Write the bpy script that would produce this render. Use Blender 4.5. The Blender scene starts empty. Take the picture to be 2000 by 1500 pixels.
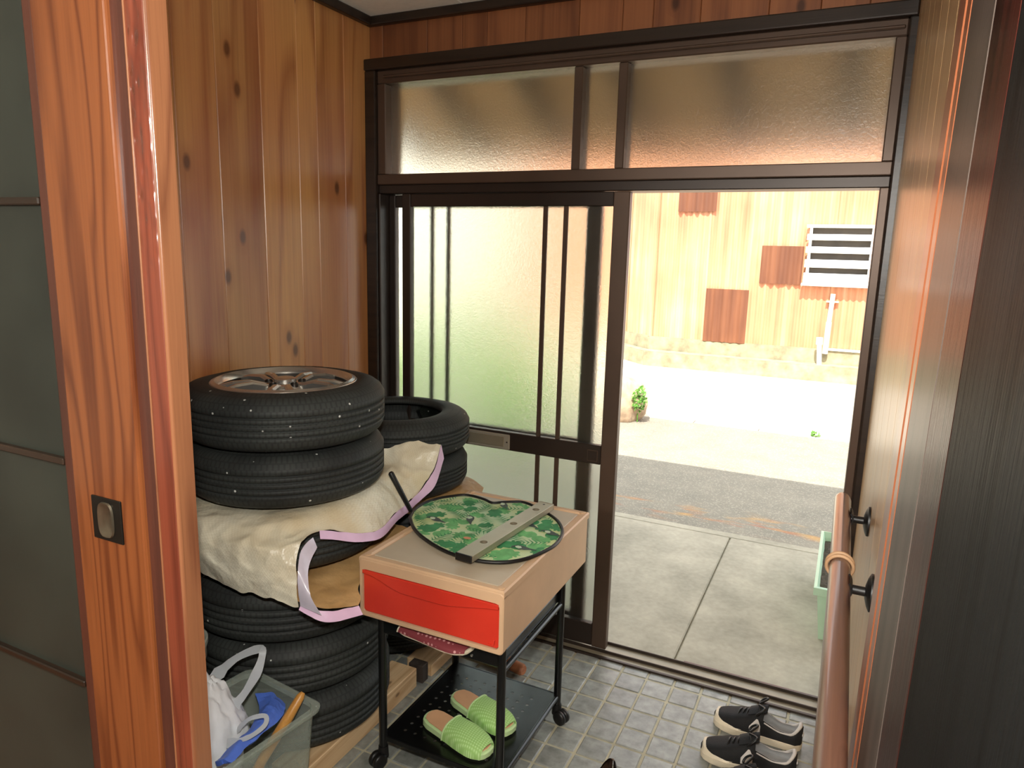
import bpy, bmesh, math, random
from mathutils import Vector, Matrix, noise
random.seed(7)
D = bpy.data
scene = bpy.context.scene
COL = scene.collection
PI = math.pi

# ------------------------------------------------------------------ camera
FPX = 1383.03
cam_d = D.cameras.new('camera')
cam = D.objects.new('camera', cam_d)
COL.objects.link(cam)
cam_d.sensor_width = 36.0
cam_d.lens = FPX / 2000 * 36
cam_d.clip_start = 0.01
CP = Vector((1.87425, -2.519685, 1.575))
p_, y_, r_ = -1.87206895e-01, -4.43791665e-01, 2.61958618e-02
Fv = Vector((math.sin(y_) * math.cos(p_), math.cos(y_) * math.cos(p_), math.sin(p_)))
rt = Vector((math.cos(y_), -math.sin(y_), 0))
up = rt.cross(Fv)
Rv = math.cos(r_) * rt + math.sin(r_) * up
Uv = -math.sin(r_) * rt + math.cos(r_) * up
m4 = Matrix((Rv, Uv, -Fv)).transposed().to_4x4()
m4.translation = CP
cam.matrix_world = m4
scene.camera = cam

# ------------------------------------------------------------------ light and exposure
scene.view_settings.view_transform = 'Standard'
scene.view_settings.look = 'None'
scene.view_settings.gamma = 1.0
scene.view_settings.use_curve_mapping = False
scene.view_settings.exposure = 0.0
scene.cycles.use_denoising = True
scene.cycles.max_bounces = 10
scene.cycles.transmission_bounces = 10
scene.cycles.transparent_max_bounces = 10
scene.cycles.sample_clamp_indirect = 8.0

world = D.worlds.new('sky')
scene.world = world
world.use_nodes = True
wb = world.node_tree.nodes['Background']
wb.inputs['Color'].default_value = (0.90, 0.96, 1.0, 1)
wb.inputs['Strength'].default_value = 3.0

def lamp(name, typ, loc, energy, color=(1, 1, 1), **kw):
    l = D.lights.new(name, typ)
    l.energy = energy
    l.color = color
    for k, v in kw.items():
        setattr(l, k, v)
    o = D.objects.new(name, l)
    o.location = loc
    COL.objects.link(o)
    return o

sun = lamp('sun', 'SUN', (0, -5, 8), 11.0, (1.0, 0.95, 0.86), angle=0.009)
sun.rotation_euler = Vector((-0.04, math.cos(math.radians(53)), -math.sin(math.radians(53)))).to_track_quat('-Z', 'Y').to_euler()
flash = lamp('camera_flash', 'POINT', (1.862, -2.50, 1.77), 98, (1.0, 0.97, 0.90), shadow_soft_size=0.03)
room_fill = lamp('room_fill_light', 'AREA', (1.0, -5.2, 2.38), 90, (1.0, 0.94, 0.84), shape='DISK', size=0.9)  # added fill light behind the camera, no such fixture is seen
room_fill.rotation_euler = (math.radians(40), 0, 0)

# ------------------------------------------------------------------ helpers
def obj(name, bm, mat, parent=None, smooth=False):
    if isinstance(bm, bmesh.types.BMesh):
        me = D.meshes.new(name)
        bm.to_mesh(me)
        bm.free()
    else:
        me = bm
    if smooth:
        for p in me.polygons:
            p.use_smooth = True
        me.set_sharp_from_angle(angle=math.radians(52))
    if mat is not None and not me.materials:
        me.materials.append(mat)
    o = D.objects.new(name, me)
    COL.objects.link(o)
    if parent is not None:
        attach(o, parent)
    return o

def root_of(o):
    while o.parent: o = o.parent
    return o

def attach(o, parent):
    o.parent = parent
    m = Matrix.Identity(4)
    q = parent
    m = Matrix.Translation(q.location)
    chain = []
    while q:
        chain.append(q)
        q = q.parent
    w = Matrix.Identity(4)
    for q in reversed(chain):
        w = w @ q.matrix_parent_inverse @ Matrix.Translation(q.location)
    o.matrix_parent_inverse = w.inverted()

def thing(name, label, cat, loc=(0, 0, 0), group=None):
    o = D.objects.new(name, None)
    o.empty_display_size = 0.05
    COL.objects.link(o)
    o.location = loc
    return tag(o, label, cat, group)

def tag(o, label, cat, group=None, kind=None):
    o['label'] = label
    o['category'] = cat
    if group: o['group'] = group
    if kind: o['kind'] = kind
    return o

def struct(name, bm, mat, parent=None):
    o = obj(name, bm, mat, parent)
    if parent is None:
        o['kind'] = 'structure'
    return o

def add_box(bm, lo, hi, bev=0.0, seg=1):
    lo = Vector(lo); hi = Vector(hi)
    c = (lo + hi) / 2; s = hi - lo
    g = bmesh.ops.create_cube(bm, size=1.0)
    vs = g['verts']
    bmesh.ops.transform(bm, matrix=Matrix.Translation(c) @ Matrix.Diagonal((*s, 1)), verts=vs)
    if bev > 0:
        es = set()
        for v in vs: es.update(v.link_edges)
        bmesh.ops.bevel(bm, geom=list(es), offset=bev, segments=seg, affect='EDGES', profile=0.5)
    return bm

def box(lo, hi, bev=0.0, seg=1):
    return add_box(bmesh.new(), lo, hi, bev, seg)

def lathe(profile, seg=64, closed=False, center=(0, 0, 0), uv=True, a0=0, a1=2 * PI):
    bm = bmesh.new()
    full = abs(a1 - a0 - 2 * PI) < 1e-6
    n = seg if full else seg + 1
    rings = []
    for (r, z) in profile:
        rings.append([bm.verts.new((center[0] + r * math.cos(a0 + (a1 - a0) * k / seg), center[1] + r * math.sin(a0 + (a1 - a0) * k / seg), center[2] + z)) for k in range(n)])
    lay = bm.loops.layers.uv.new('UVMap') if uv else None
    m = len(profile)
    for i in range(m if closed else m - 1):
        A = rings[i]; B = rings[(i + 1) % m]
        for k in range(seg):
            k2 = (k + 1) % n
            f = bm.faces.new((A[k], A[k2], B[k2], B[k]))
            if lay:
                for l, (uu, vv) in zip(f.loops, ((k, i), (k + 1, i), (k + 1, i + 1), (k, i + 1))):
                    l[lay].uv = (uu / seg, vv / m)
    bmesh.ops.recalc_face_normals(bm, faces=bm.faces)
    return bm

def add_tube(bm, pts, rad, seg=10, caps=True, closed=False):
    pts = [Vector(p) for p in pts]
    n = len(pts)
    rads = rad if isinstance(rad, (list, tuple)) else [rad] * n
    rings = []
    prev = None
    for i, p in enumerate(pts):
        if closed:
            t = (pts[(i + 1) % n] - pts[i - 1]).normalized()
        else:
            t = (pts[min(i + 1, n - 1)] - pts[max(i - 1, 0)]).normalized()
        if prev is None:
            ref = Vector((0, 0, 1)) if abs(t.z) < 0.9 else Vector((1, 0, 0))
            a = t.cross(ref).normalized()
        else:
            a = (prev - t * prev.dot(t)).normalized()
        prev = a
        b = t.cross(a)
        rings.append([bm.verts.new(p + (a * math.cos(2 * PI * k / seg) + b * math.sin(2 * PI * k / seg)) * rads[i]) for k in range(seg)])
    for i in range(n if closed else n - 1):
        A = rings[i]; B = rings[(i + 1) % n]
        for k in range(seg):
            k2 = (k + 1) % seg
            bm.faces.new((A[k], A[k2], B[k2], B[k]))
    if caps and not closed:
        bm.faces.new(rings[0]); bm.faces.new(rings[-1][::-1])
    bmesh.ops.recalc_face_normals(bm, faces=bm.faces)
    return bm

def tube(pts, rad, seg=10, caps=True, closed=False):
    return add_tube(bmesh.new(), pts, rad, seg, caps, closed)

def prism(poly, z0, z1, bev=0.0):
    """polygon in x,y extruded in z"""
    bm = bmesh.new()
    a = [bm.verts.new((x, y, z0)) for x, y in poly]
    b = [bm.verts.new((x, y, z1)) for x, y in poly]
    n = len(poly)
    bm.faces.new(a[::-1]); bm.faces.new(b)
    for i in range(n):
        bm.faces.new((a[i], a[(i + 1) % n], b[(i + 1) % n], b[i]))
    bmesh.ops.recalc_face_normals(bm, faces=bm.faces)
    if bev:
        bmesh.ops.bevel(bm, geom=[e for e in bm.edges if abs(e.verts[0].co.z - e.verts[1].co.z) < 1e-6], offset=bev, segments=1, affect='EDGES')
    return bm

def xf(bm, m):
    bmesh.ops.transform(bm, matrix=m, verts=bm.verts)
    return bm

def catmull(P, n):
    """resample polyline P with n points by Catmull-Rom"""
    P = [Vector(p) for p in P]
    out = []
    m = len(P) - 1
    for i in range(n):
        t = i / (n - 1) * m
        k = min(int(t), m - 1); u = t - k
        p0 = P[max(k - 1, 0)]; p1 = P[k]; p2 = P[k + 1]; p3 = P[min(k + 2, m)]
        out.append(0.5 * ((2 * p1) + (-p0 + p2) * u + (2 * p0 - 5 * p1 + 4 * p2 - p3) * u * u + (-p0 + 3 * p1 - 3 * p2 + p3) * u ** 3))
    return out

def sheet(rows, nu, nv, amp=0.0, freq=6.0, seed=0.0, thick=0.0, crease=0.0, wfn=None):
    """smooth surface through a grid of control points, crumpled by noise"""
    cols = [catmull(r, nu) for r in rows]
    grid = list(zip(*[catmull([c[i] for c in cols], nv) for i in range(nu)]))
    bm = bmesh.new()
    lay = bm.loops.layers.uv.new('UVMap')
    V = []
    for j, r in enumerate(grid):
        vr = []
        for i, p in enumerate(r):
            p = Vector(p)
            q = p * freq + Vector((seed, seed * 1.7, 0))
            d = noise.noise_vector(q) * amp + noise.noise_vector(q * 2.7) * amp * 0.45 + noise.noise_vector(q * 6.1) * amp * 0.16
            if crease:
                a1 = 0.45 - abs(noise.noise(q * 0.9 + Vector((5, 2, 9)))) * 1.6
                a2 = 0.40 - abs(noise.noise(Vector((q.x * 2.3 + q.y * 0.8, q.y * 1.6 - q.x, q.z * 2)) + Vector((1, 7, 3)))) * 1.6
                d += Vector((0.25, -0.35, 0.9)) * crease * (a1 + 0.6 * a2)
            if wfn: d *= wfn(p)
            vr.append(bm.verts.new(p + d))
        V.append(vr)
    for j in range(len(V) - 1):
        for i in range(nu - 1):
            f = bm.faces.new((V[j][i], V[j][i + 1], V[j + 1][i + 1], V[j + 1][i]))
            for l, (a, b) in zip(f.loops, ((i, j), (i + 1, j), (i + 1, j + 1), (i, j + 1))):
                l[lay].uv = (a / (nu - 1), b / (nv - 1))
    bmesh.ops.recalc_face_normals(bm, faces=bm.faces)
    if thick:
        bmesh.ops.solidify(bm, geom=bm.faces[:], thickness=thick)
    return bm

def interp(tab, s):
    for (a, va), (b, vb) in zip(tab, tab[1:]):
        if s <= b:
            t = (s - a) / (b - a)
            t = t * t * (3 - 2 * t) * 0.5 + t * 0.5
            return va + (vb - va) * t
    return tab[-1][1]

# ------------------------------------------------------------------ materials
def s2l(c):
    return tuple(((v / 255) / 12.92 if v / 255 <= 0.04045 else ((v / 255 + 0.055) / 1.055) ** 2.4) for v in c) + (1,)

class NT:
    def __init__(self, name):
        self.m = D.materials.new(name)
        self.m.use_nodes = True
        self.t = self.m.node_tree
        self.b = self.t.nodes['Principled BSDF']
        self.out = self.t.nodes['Material Output']
    def n(self, typ, **kw):
        nd = self.t.nodes.new(typ)
        for k, v in kw.items():
            if k in nd.inputs.keys() if isinstance(k, str) else False:
                nd.inputs[k].default_value = v
            else:
                setattr(nd, k, v)
        return nd
    def l(self, a, b):
        self.t.links.new(a, b)
    def val(self, sock, v):
        if hasattr(v, 'links') or isinstance(v, bpy.types.NodeSocket):
            self.l(v, sock)
        else:
            sock.default_value = v
    def math(self, op, a, b=0.0, c=None):
        nd = self.n('ShaderNodeMath', operation=op)
        self.val(nd.inputs[0], a); self.val(nd.inputs[1], b)
        if c is not None: self.val(nd.inputs[2], c)
        return nd.outputs[0]
    def coord(self, kind='Object', scale=(1, 1, 1), loc=(0, 0, 0), rand=False, rot=(0, 0, 0)):
        tc = self.n('ShaderNodeTexCoord')
        src = tc.outputs[kind]
        if rand:
            oi = self.n('ShaderNodeObjectInfo')
            cx = self.n('ShaderNodeCombineXYZ')
            for k, mul in enumerate((37.0, 91.0, 53.0)):
                self.l(self.math('MULTIPLY', oi.outputs['Random'], mul), cx.inputs[k])
            va = self.n('ShaderNodeVectorMath', operation='ADD')
            self.l(src, va.inputs[0]); self.l(cx.outputs[0], va.inputs[1])
            src = va.outputs[0]
        mp = self.n('ShaderNodeMapping')
        mp.inputs['Scale'].default_value = scale
        mp.inputs['Location'].default_value = loc
        mp.inputs['Rotation'].default_value = rot
        self.l(src, mp.inputs['Vector'])
        return mp.outputs[0]
    def noise(self, vec, scale=5, detail=4, rough=0.55, dist=0.0):
        nd = self.n('ShaderNodeTexNoise')
        nd.inputs['Scale'].default_value = scale
        nd.inputs['Detail'].default_value = detail
        nd.inputs['Roughness'].default_value = rough
        nd.inputs['Distortion'].default_value = dist
        if vec is not None: self.l(vec, nd.inputs['Vector'])
        return nd.outputs['Fac']
    def ramp(self, fac, stops):
        nd = self.n('ShaderNodeValToRGB')
        cr = nd.color_ramp
        while len(cr.elements) < len(stops): cr.elements.new(0.5)
        for e, (p, c) in zip(cr.elements, stops):
            e.position = p
            e.color = c if len(c) == 4 else (*c, 1)
        self.l(fac, nd.inputs[0])
        return nd.outputs[0]
    def step(self, fac, a, b):
        nd = self.n('ShaderNodeMapRange')
        nd.inputs['From Min'].default_value = a; nd.inputs['From Max'].default_value = b
        self.l(fac, nd.inputs['Value'])
        return nd.outputs[0]
    def mix(self, fac, a, b, blend='MIX'):
        nd = self.n('ShaderNodeMix', data_type='RGBA', blend_type=blend)
        self.val(nd.inputs[0], fac)
        self.val(nd.inputs[6], a); self.val(nd.inputs[7], b)
        return nd.outputs[2]
    def bump(self, h, strength=0.3, dist=0.01):
        nd = self.n('ShaderNodeBump')
        nd.inputs['Strength'].default_value = strength
        nd.inputs['Distance'].default_value = dist
        self.l(h, nd.inputs['Height'])
        self.l(nd.outputs[0], self.b.inputs['Normal'])
        return nd
    def set(self, **kw):
        for k, v in kw.items():
            key = {'color': 'Base Color', 'rough': 'Roughness', 'metal': 'Metallic', 'spec': 'Specular IOR Level', 'trans': 'Transmission Weight', 'ior': 'IOR', 'coat': 'Coat Weight', 'coatr': 'Coat Roughness', 'sheen': 'Sheen Weight', 'alpha': 'Alpha', 'sss': 'Subsurface Weight'}[k]
            self.val(self.b.inputs[key], v)
        return self

def plain(name, c, rough=0.5, metal=0.0, var=0.12, scale=14.0, bump=0.0, **kw):
    t = NT(name)
    col = s2l(c)
    v = t.coord('Object')
    f = t.noise(v, scale, 5)
    lo = tuple(x * (1 - var) for x in col[:3]) + (1,)
    hi = tuple(min(1, x * (1 + var)) for x in col[:3]) + (1,)
    t.set(color=t.ramp(f, [(0.3, lo), (0.7, hi)]), rough=rough, metal=metal, **kw)
    if bump:
        t.bump(t.noise(v, scale * 6, 3), bump, 0.003)
    return t.m

def wood(name, dark, light, axis='z', rough=0.35, knots=0.0, rings=14.0, ring_mix=0.5, rand=True, tint=None, spread=0.35, coat=0.0, fine=0.5, gscale=1.0, bump=0.08, scars=None):
    t = NT(name)
    ax = 'xyz'.index(axis)
    def sc(across, along):
        v = [across * gscale] * 3
        v[ax] = along * gscale
        return tuple(v)
    v1 = t.coord('Object', sc(5.0, 0.45), rand=rand)
    n1 = t.noise(v1, 1.0, 2, 0.45, 0.3)
    ring = t.step(t.math('PINGPONG', t.math('MULTIPLY', n1, rings * 1.6), 1.0), 0.0, 0.55)
    v2 = t.coord('Object', sc(95, 1.3), rand=rand)
    n2 = t.noise(v2, 1.0, 5, 0.65)
    v3 = t.coord('Object', sc(7.0, 0.8), rand=rand)
    n3 = t.noise(v3, 1.0, 3, 0.5)
    fac = t.math('ADD', t.math('MULTIPLY', ring, ring_mix), t.math('MULTIPLY', n2, fine))
    fac = t.math('ADD', fac, t.math('MULTIPLY', n3, 0.35))
    fac = t.math('SUBTRACT', fac, 0.12)
    col = t.ramp(fac, [(0.12, s2l(dark)), (0.90, s2l(light))])
    v4 = t.coord('Object', sc(160, 2.2), rand=rand)
    pore = t.step(t.noise(v4, 1.0, 3, 0.6), 0.60, 0.72)
    col = t.mix(t.math('MULTIPLY', pore, 0.30), col, tuple(x * 0.45 for x in s2l(dark)[:3]) + (1,))
    if rand:
        oi = t.n('ShaderNodeObjectInfo')
        k = t.math('ADD', t.math('MULTIPLY', oi.outputs['Random'], spread), 1 - spread * 0.6)
        hs = t.n('ShaderNodeHueSaturation')
        t.l(k, hs.inputs['Value']); t.l(col, hs.inputs['Color'])
        col = hs.outputs[0]
    if tint:
        tv = t.coord('Object', sc(3.2, 0.7), loc=(3.3, 1.2, 7.7))
        col = t.mix(t.math('MULTIPLY', t.step(t.noise(tv, 1.0, 3, 0.5), 0.45, 0.68), tint[1]), col, s2l(tint[0]))
    if knots:
        kx = t.n('ShaderNodeSeparateXYZ'); t.l(t.coord('Object', (1, 1, 1), rand=rand), kx.inputs[0])
        kc_ = t.n('ShaderNodeCombineXYZ')
        others = [i for i in range(3) if i != ax]
        t.l(t.math('MULTIPLY', t.math('ADD', kx.outputs[others[0]], kx.outputs[others[1]]), 6.5 * gscale), kc_.inputs[0])
        t.l(t.math('MULTIPLY', kx.outputs[ax], 3.4 * gscale), kc_.inputs[1])
        kv = kc_.outputs[0]
        vo = t.n('ShaderNodeTexVoronoi', feature='F1', voronoi_dimensions='2D')
        vo.inputs['Scale'].default_value = 1.0
        t.l(kv, vo.inputs['Vector'])
        keep = t.math('GREATER_THAN', t.math('FRACT', t.math('MULTIPLY', vo.outputs['Color'], 7.3)), 1 - knots)
        core = t.step(vo.outputs['Distance'], 0.11, 0.05)
        halo = t.step(vo.outputs['Distance'], 0.24, 0.08)
        kc = tuple(x * 0.35 for x in s2l(dark)[:3]) + (1,)
        col = t.mix(t.math('MULTIPLY', t.math('MULTIPLY', halo, keep), 0.4), col, s2l(dark))
        col = t.mix(t.math('MULTIPLY', t.math('MULTIPLY', core, keep), 0.85), col, kc)
    t.set(color=col, rough=rough)
    if coat: t.set(coat=coat, coatr=0.12)
    if bump: t.bump(n2, bump, 0.004)
    if scars:
        pass
    return t.m

M = {}
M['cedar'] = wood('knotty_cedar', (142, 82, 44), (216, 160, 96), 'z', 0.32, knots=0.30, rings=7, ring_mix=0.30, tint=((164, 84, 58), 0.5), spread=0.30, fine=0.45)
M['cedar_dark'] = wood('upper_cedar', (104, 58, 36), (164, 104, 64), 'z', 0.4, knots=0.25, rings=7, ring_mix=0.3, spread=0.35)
M['stile'] = wood('varnished_pine', (78, 34, 17), (136, 79, 43), 'z', 0.28, rings=14, ring_mix=0.46, rand=False, coat=0.3, gscale=1.6, bump=0.03)
M['post_red'] = wood('red_brown_post', (84, 36, 26), (130, 66, 46), 'z', 0.25, rings=8, ring_mix=0.4, rand=False, coat=0.5, gscale=2.0)
M['post_lit'] = wood('flash_lit_post_face', (104, 62, 43), (150, 100, 68), 'z', 0.26, rings=8, ring_mix=0.4, rand=False, coat=0.6, gscale=2.2)  # paler copy of the post wood, flash light put into its colour
M['post_strip'] = wood('brown_groove_strip', (66, 38, 32), (98, 58, 46), 'z', 0.3, rings=5, ring_mix=0.25, rand=False, gscale=2.0)
M['dark_edge'] = wood('dark_door_edge', (52, 28, 21), (92, 52, 40), 'z', 0.35, rings=5, ring_mix=0.3, rand=False, gscale=2)
M['dark_wood'] = wood('dark_stained_wood', (22, 16, 12), (52, 38, 28), 'x', 0.35, rings=6, ring_mix=0.3, rand=False, gscale=2)
M['veneer'] = wood('pale_veneer', (176, 138, 96), (216, 180, 136), 'z', 0.30, rings=10, ring_mix=0.2, spread=0.12, fine=0.5, gscale=1.4, bump=0.02, knots=0.06)
M['trim_orange'] = wood('orange_trim', (96, 50, 32), (150, 90, 60), 'z', 0.3, rings=5, ring_mix=0.3, rand=False)
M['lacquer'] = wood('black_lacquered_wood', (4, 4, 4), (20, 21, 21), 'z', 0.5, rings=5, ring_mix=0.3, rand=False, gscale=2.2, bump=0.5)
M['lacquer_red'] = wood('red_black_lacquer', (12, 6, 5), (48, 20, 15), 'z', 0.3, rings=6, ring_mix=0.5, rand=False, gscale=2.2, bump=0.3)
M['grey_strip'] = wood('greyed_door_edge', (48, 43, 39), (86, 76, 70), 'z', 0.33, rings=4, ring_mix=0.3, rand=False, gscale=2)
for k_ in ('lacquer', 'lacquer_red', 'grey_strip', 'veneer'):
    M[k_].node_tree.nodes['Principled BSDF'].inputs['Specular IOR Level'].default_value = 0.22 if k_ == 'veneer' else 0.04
M['timber'] = wood('raw_pine_timber', (198, 152, 106), (240, 208, 162), 'y', 0.6, knots=0.2, rings=9, ring_mix=0.4, spread=0.15, gscale=2)
M['rail'] = wood('brown_handrail', (66, 44, 37), (116, 82, 66), 'y', 0.3, rings=6, ring_mix=0.3, rand=False, gscale=3, coat=0.4)
M['soffit'] = wood('soffit_board', (176, 136, 92), (226, 186, 136), 'x', 0.6, rings=6, ring_mix=0.3, spread=0.2)
M['handle_wood'] = wood('yellow_wood_handle', (180, 118, 48), (226, 172, 92), 'y', 0.35, rings=4, ring_mix=0.2, rand=False, gscale=4)
M['stick'] = wood('brown_stick', (150, 84, 52), (204, 138, 96), 'y', 0.4, rings=4, ring_mix=0.2, rand=False, gscale=4)

M['bronze'] = plain('dark_bronze_aluminium', (88, 70, 58), 0.42, 0.35, 0.10, 6)
M['sill'] = plain('dusty_sill_aluminium', (150, 140, 120), 0.45, 0.2, 0.12, 12)
M['bronze_dark'] = plain('black_bronze_aluminium', (52, 42, 36), 0.4, 0.3, 0.10, 6)
M['ceiling'] = plain('pale_ceiling_board', (246, 243, 232), 0.7, 0, 0.04, 60, 0.15)
M['plaster'] = plain('pale_plaster', (196, 190, 178), 0.8, 0, 0.08, 5, 0.2)
M['grout'] = plain('grout', (178, 172, 148), 0.85, 0, 0.15, 20, 0.2)
M['concrete_wall'] = plain('old_concrete', (150, 140, 112), 0.9, 0, 0.35, 7, 0.3)
M['road'] = plain('pale_road_concrete', (196, 188, 172), 0.9, 0, 0.10, 9, 0.2)
M['soil'] = plain('potting_soil', (70, 62, 50), 0.95, 0, 0.5, 90, 0.8)
M['green_plastic'] = plain('pale_green_plastic', (176, 206, 178), 0.45, 0, 0.06, 12)
M['white_paint'] = plain('white_painted_metal', (236, 236, 232), 0.4, 0, 0.04, 8)
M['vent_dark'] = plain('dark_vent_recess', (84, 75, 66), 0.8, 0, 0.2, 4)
M['pvc'] = plain('grey_white_pipe', (208, 202, 190), 0.4, 0, 0.06, 10)
M['rock'] = plain('garden_rock', (176, 150, 124), 0.9, 0, 0.35, 9, 0.8)
M['leaf'] = plain('green_leaves', (92, 140, 52), 0.55, 0, 0.35, 8)
M['leaf_dark'] = plain('hedge_leaves', (104, 150, 40), 0.6, 0, 0.4, 5)
M['black_metal'] = plain('black_enamel_tube', (14, 14, 14), 0.25, 0.0, 0.2, 20)
M['black_plastic'] = plain('black_plastic', (18, 17, 17), 0.45, 0.0, 0.2, 20)
M['chrome'] = plain('alloy', (206, 202, 194), 0.24, 0.85, 0.05, 10)
M['chrome_dark'] = plain('alloy_shadow', (60, 56, 52), 0.4, 0.8, 0.1, 10)
M['beige_plastic'] = plain('beige_plastic', (214, 178, 142), 0.42, 0, 0.07, 7)
M['grey_panel'] = plain('dusty_grey_beige_panel', (198, 182, 158), 0.38, 0, 0.08, 5)
M['nickel'] = plain('nickel_plate', (168, 160, 144), 0.35, 0.3, 0.06, 8)
M['pull_cup'] = plain('aged_pull_cup', (112, 104, 88), 0.32, 0.75, 0.15, 40)
M['silver'] = plain('brushed_aluminium', (168, 158, 136), 0.38, 0.55, 0.05, 20)
M['amber_vial'] = plain('vial', (128, 116, 84), 0.15, 0.0, 0.1, 20)
M['slip_green'] = plain('pale_green_fabric', (184, 222, 146), 0.7, 0, 0.06, 20)
M['slip_sole'] = plain('pale_green_sole', (196, 224, 164), 0.6, 0, 0.05, 20)
M['insole'] = plain('tan_insole', (214, 164, 122), 0.7, 0, 0.08, 12)
M['shoe_black'] = plain('black_suede', (16, 16, 17), 0.8, 0, 0.3, 40, 0.3)
M['shoe_leather'] = plain('black_brown_leather', (24, 15, 13), 0.3, 0, 0.4, 20)
M['shoe_white'] = plain('off_white_rubber', (222, 210, 186), 0.55, 0, 0.12, 16)
M['shoe_lining'] = plain('grey_lining', (166, 166, 166), 0.8, 0, 0.08, 30)
M['collar'] = plain('pale_grey_collar', (206, 200, 194), 0.6, 0, 0.05, 30)
M['tan_ring'] = plain('tan_rubber', (186, 148, 112), 0.5, 0, 0.08, 30)
M['blue'] = plain('blue_plastic', (86, 122, 220), 0.45, 0, 0.10, 10)
M['bucket'] = plain('grey_white_plastic', (188, 196, 184), 0.45, 0, 0.05, 10)
M['pink'] = plain('pink_hem', (232, 196, 226), 0.35, 0, 0.08, 16)
M['pink_clear'] = plain('shiny_pale_hem', (214, 206, 220), 0.25, 0, 0.10, 22)
M['kraft'] = plain('tan_woven_sheet', (206, 166, 112), 0.42, 0, 0.14, 9)
M['pull_dark'] = plain('black_pull_plate', (18, 20, 18), 0.35, 0.3, 0.2, 20)
M['leaf1'] = plain('print_green', (118, 190, 122), 0.6, 0, 0.25, 30)
M['leaf2'] = plain('print_deep_green', (70, 150, 96), 0.6, 0, 0.25, 30)
M['bird'] = plain('print_dark_grey', (76, 88, 84), 0.6, 0, 0.15, 30)
M['bird_white'] = plain('print_pale', (206, 224, 196), 0.6, 0, 0.05, 30)
M['print_pink'] = plain('print_coral', (226, 156, 120), 0.6, 0, 0.05, 30)

# white woven sack
t = NT('white_woven_sack')
v = t.coord('UV', (1, 1, 1))
br = t.n('ShaderNodeTexChecker'); br.inputs['Scale'].default_value = 110
t.l(v, br.inputs['Vector'])
ob = t.coord('Object')
st = t.step(t.noise(ob, 4.0, 4), 0.40, 0.70)
c0 = t.mix(t.math('MULTIPLY', br.outputs['Fac'], 0.22), s2l((238, 232, 210)), s2l((206, 194, 160)))
t.set(color=t.mix(t.math('MULTIPLY', st, 0.55), c0, s2l((200, 168, 110))), rough=0.33)
t.bump(t.math('ADD', t.math('MULTIPLY', br.outputs['Fac'], 0.25), t.math('MULTIPLY', t.noise(ob, 14, 5), 2.5)), 0.55, 0.008)
M['sack'] = t.m
t = NT('tan_woven_sack_inside')
ob = t.coord('Object')
t.set(color=t.ramp(t.noise(ob, 7, 5), [(0.3, s2l((188, 140, 84))), (0.7, s2l((224, 184, 128)))]), rough=0.4)
t.bump(t.noise(ob, 11, 5), 0.6, 0.012)
M['tan'] = t.m

# tyre rubber: tread blocks in relief, dusty, with pale specks
t = NT('tyre_rubber')
uv = t.coord('UV', (1, 1, 1))
bk = t.n('ShaderNodeTexBrick')
t.l(t.coord('UV', (60, 26, 1)), bk.inputs['Vector'])
bk.inputs['Scale'].default_value = 1.0
bk.inputs['Mortar Size'].default_value = 0.09
bk.inputs['Brick Width'].default_value = 0.5; bk.inputs['Row Height'].default_value = 1.0
ob = t.coord('Object', rand=True)
vo = t.n('ShaderNodeTexVoronoi'); vo.inputs['Scale'].default_value = 26
t.l(ob, vo.inputs['Vector'])
keep = t.math('GREATER_THAN', t.math('FRACT', t.math('MULTIPLY', vo.outputs['Color'], 5.7)), 0.52)
speck = t.math('MULTIPLY', t.step(vo.outputs['Distance'], 0.10, 0.07), keep)
base = t.ramp(t.noise(ob, 6, 5), [(0.3, s2l((38, 40, 39))), (0.7, s2l((62, 65, 62)))])
base = t.mix(t.math('MULTIPLY', bk.outputs['Fac'], 0.35), base, s2l((16, 16, 16)))
t.set(color=t.mix(speck, base, s2l((210, 212, 205))), rough=0.62, spec=0.35)
t.bump(t.math('SUBTRACT', t.math('MULTIPLY', t.noise(ob, 60, 3), 0.15), bk.outputs['Fac']), 0.28, 0.003)
M['tyre'] = t.m

# floor tile
t = NT('glazed_grey_tile')
ob = t.coord('Object', rand=True)
oi = t.n('ShaderNodeObjectInfo')
n = t.noise(ob, 26, 5)
c = t.ramp(n, [(0.28, s2l((116, 118, 112))), (0.72, s2l((162, 164, 158)))])
hs = t.n('ShaderNodeHueSaturation')
t.l(t.math('ADD', t.math('MULTIPLY', oi.outputs['Random'], 0.22), 0.86), hs.inputs['Value'])
t.l(c, hs.inputs['Color'])
vs = t.n('ShaderNodeTexVoronoi'); vs.inputs['Scale'].default_value = 60
t.l(ob, vs.inputs['Vector'])
t.set(color=t.mix(t.math('MULTIPLY', t.step(vs.outputs['Distance'], 0.12, 0.06), 0.5), hs.outputs[0], s2l((96, 90, 78))), rough=0.34)
t.bump(t.noise(ob, 45, 4), 0.12, 0.004)
M['tile'] = t.m

# frosted glass
def frosted(name, rough, tint):
    t = NT(name)
    t.set(color=(*tint, 1), rough=rough, trans=1.0, ior=1.45)
    ob = t.coord('Object')
    t.bump(t.noise(ob, 95, 3, 0.5, 1.0), 0.35, 0.003)
    return t.m
M['frost'] = frosted('frosted_glass', 0.24, (0.80, 0.84, 0.80))
M['frost_top'] = frosted('frosted_transom_glass', 0.30, (0.78, 0.77, 0.70))

# dark glass of the hall door
t = NT('dark_smoked_glass')
ob = t.coord('Object', (1, 1, 1))
t.set(color=t.ramp(t.noise(ob, 3, 4), [(0.3, s2l((34, 40, 36))), (0.7, s2l((52, 58, 52)))]), rough=0.42, spec=0.4)
M['smoke_glass'] = t.m

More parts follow.
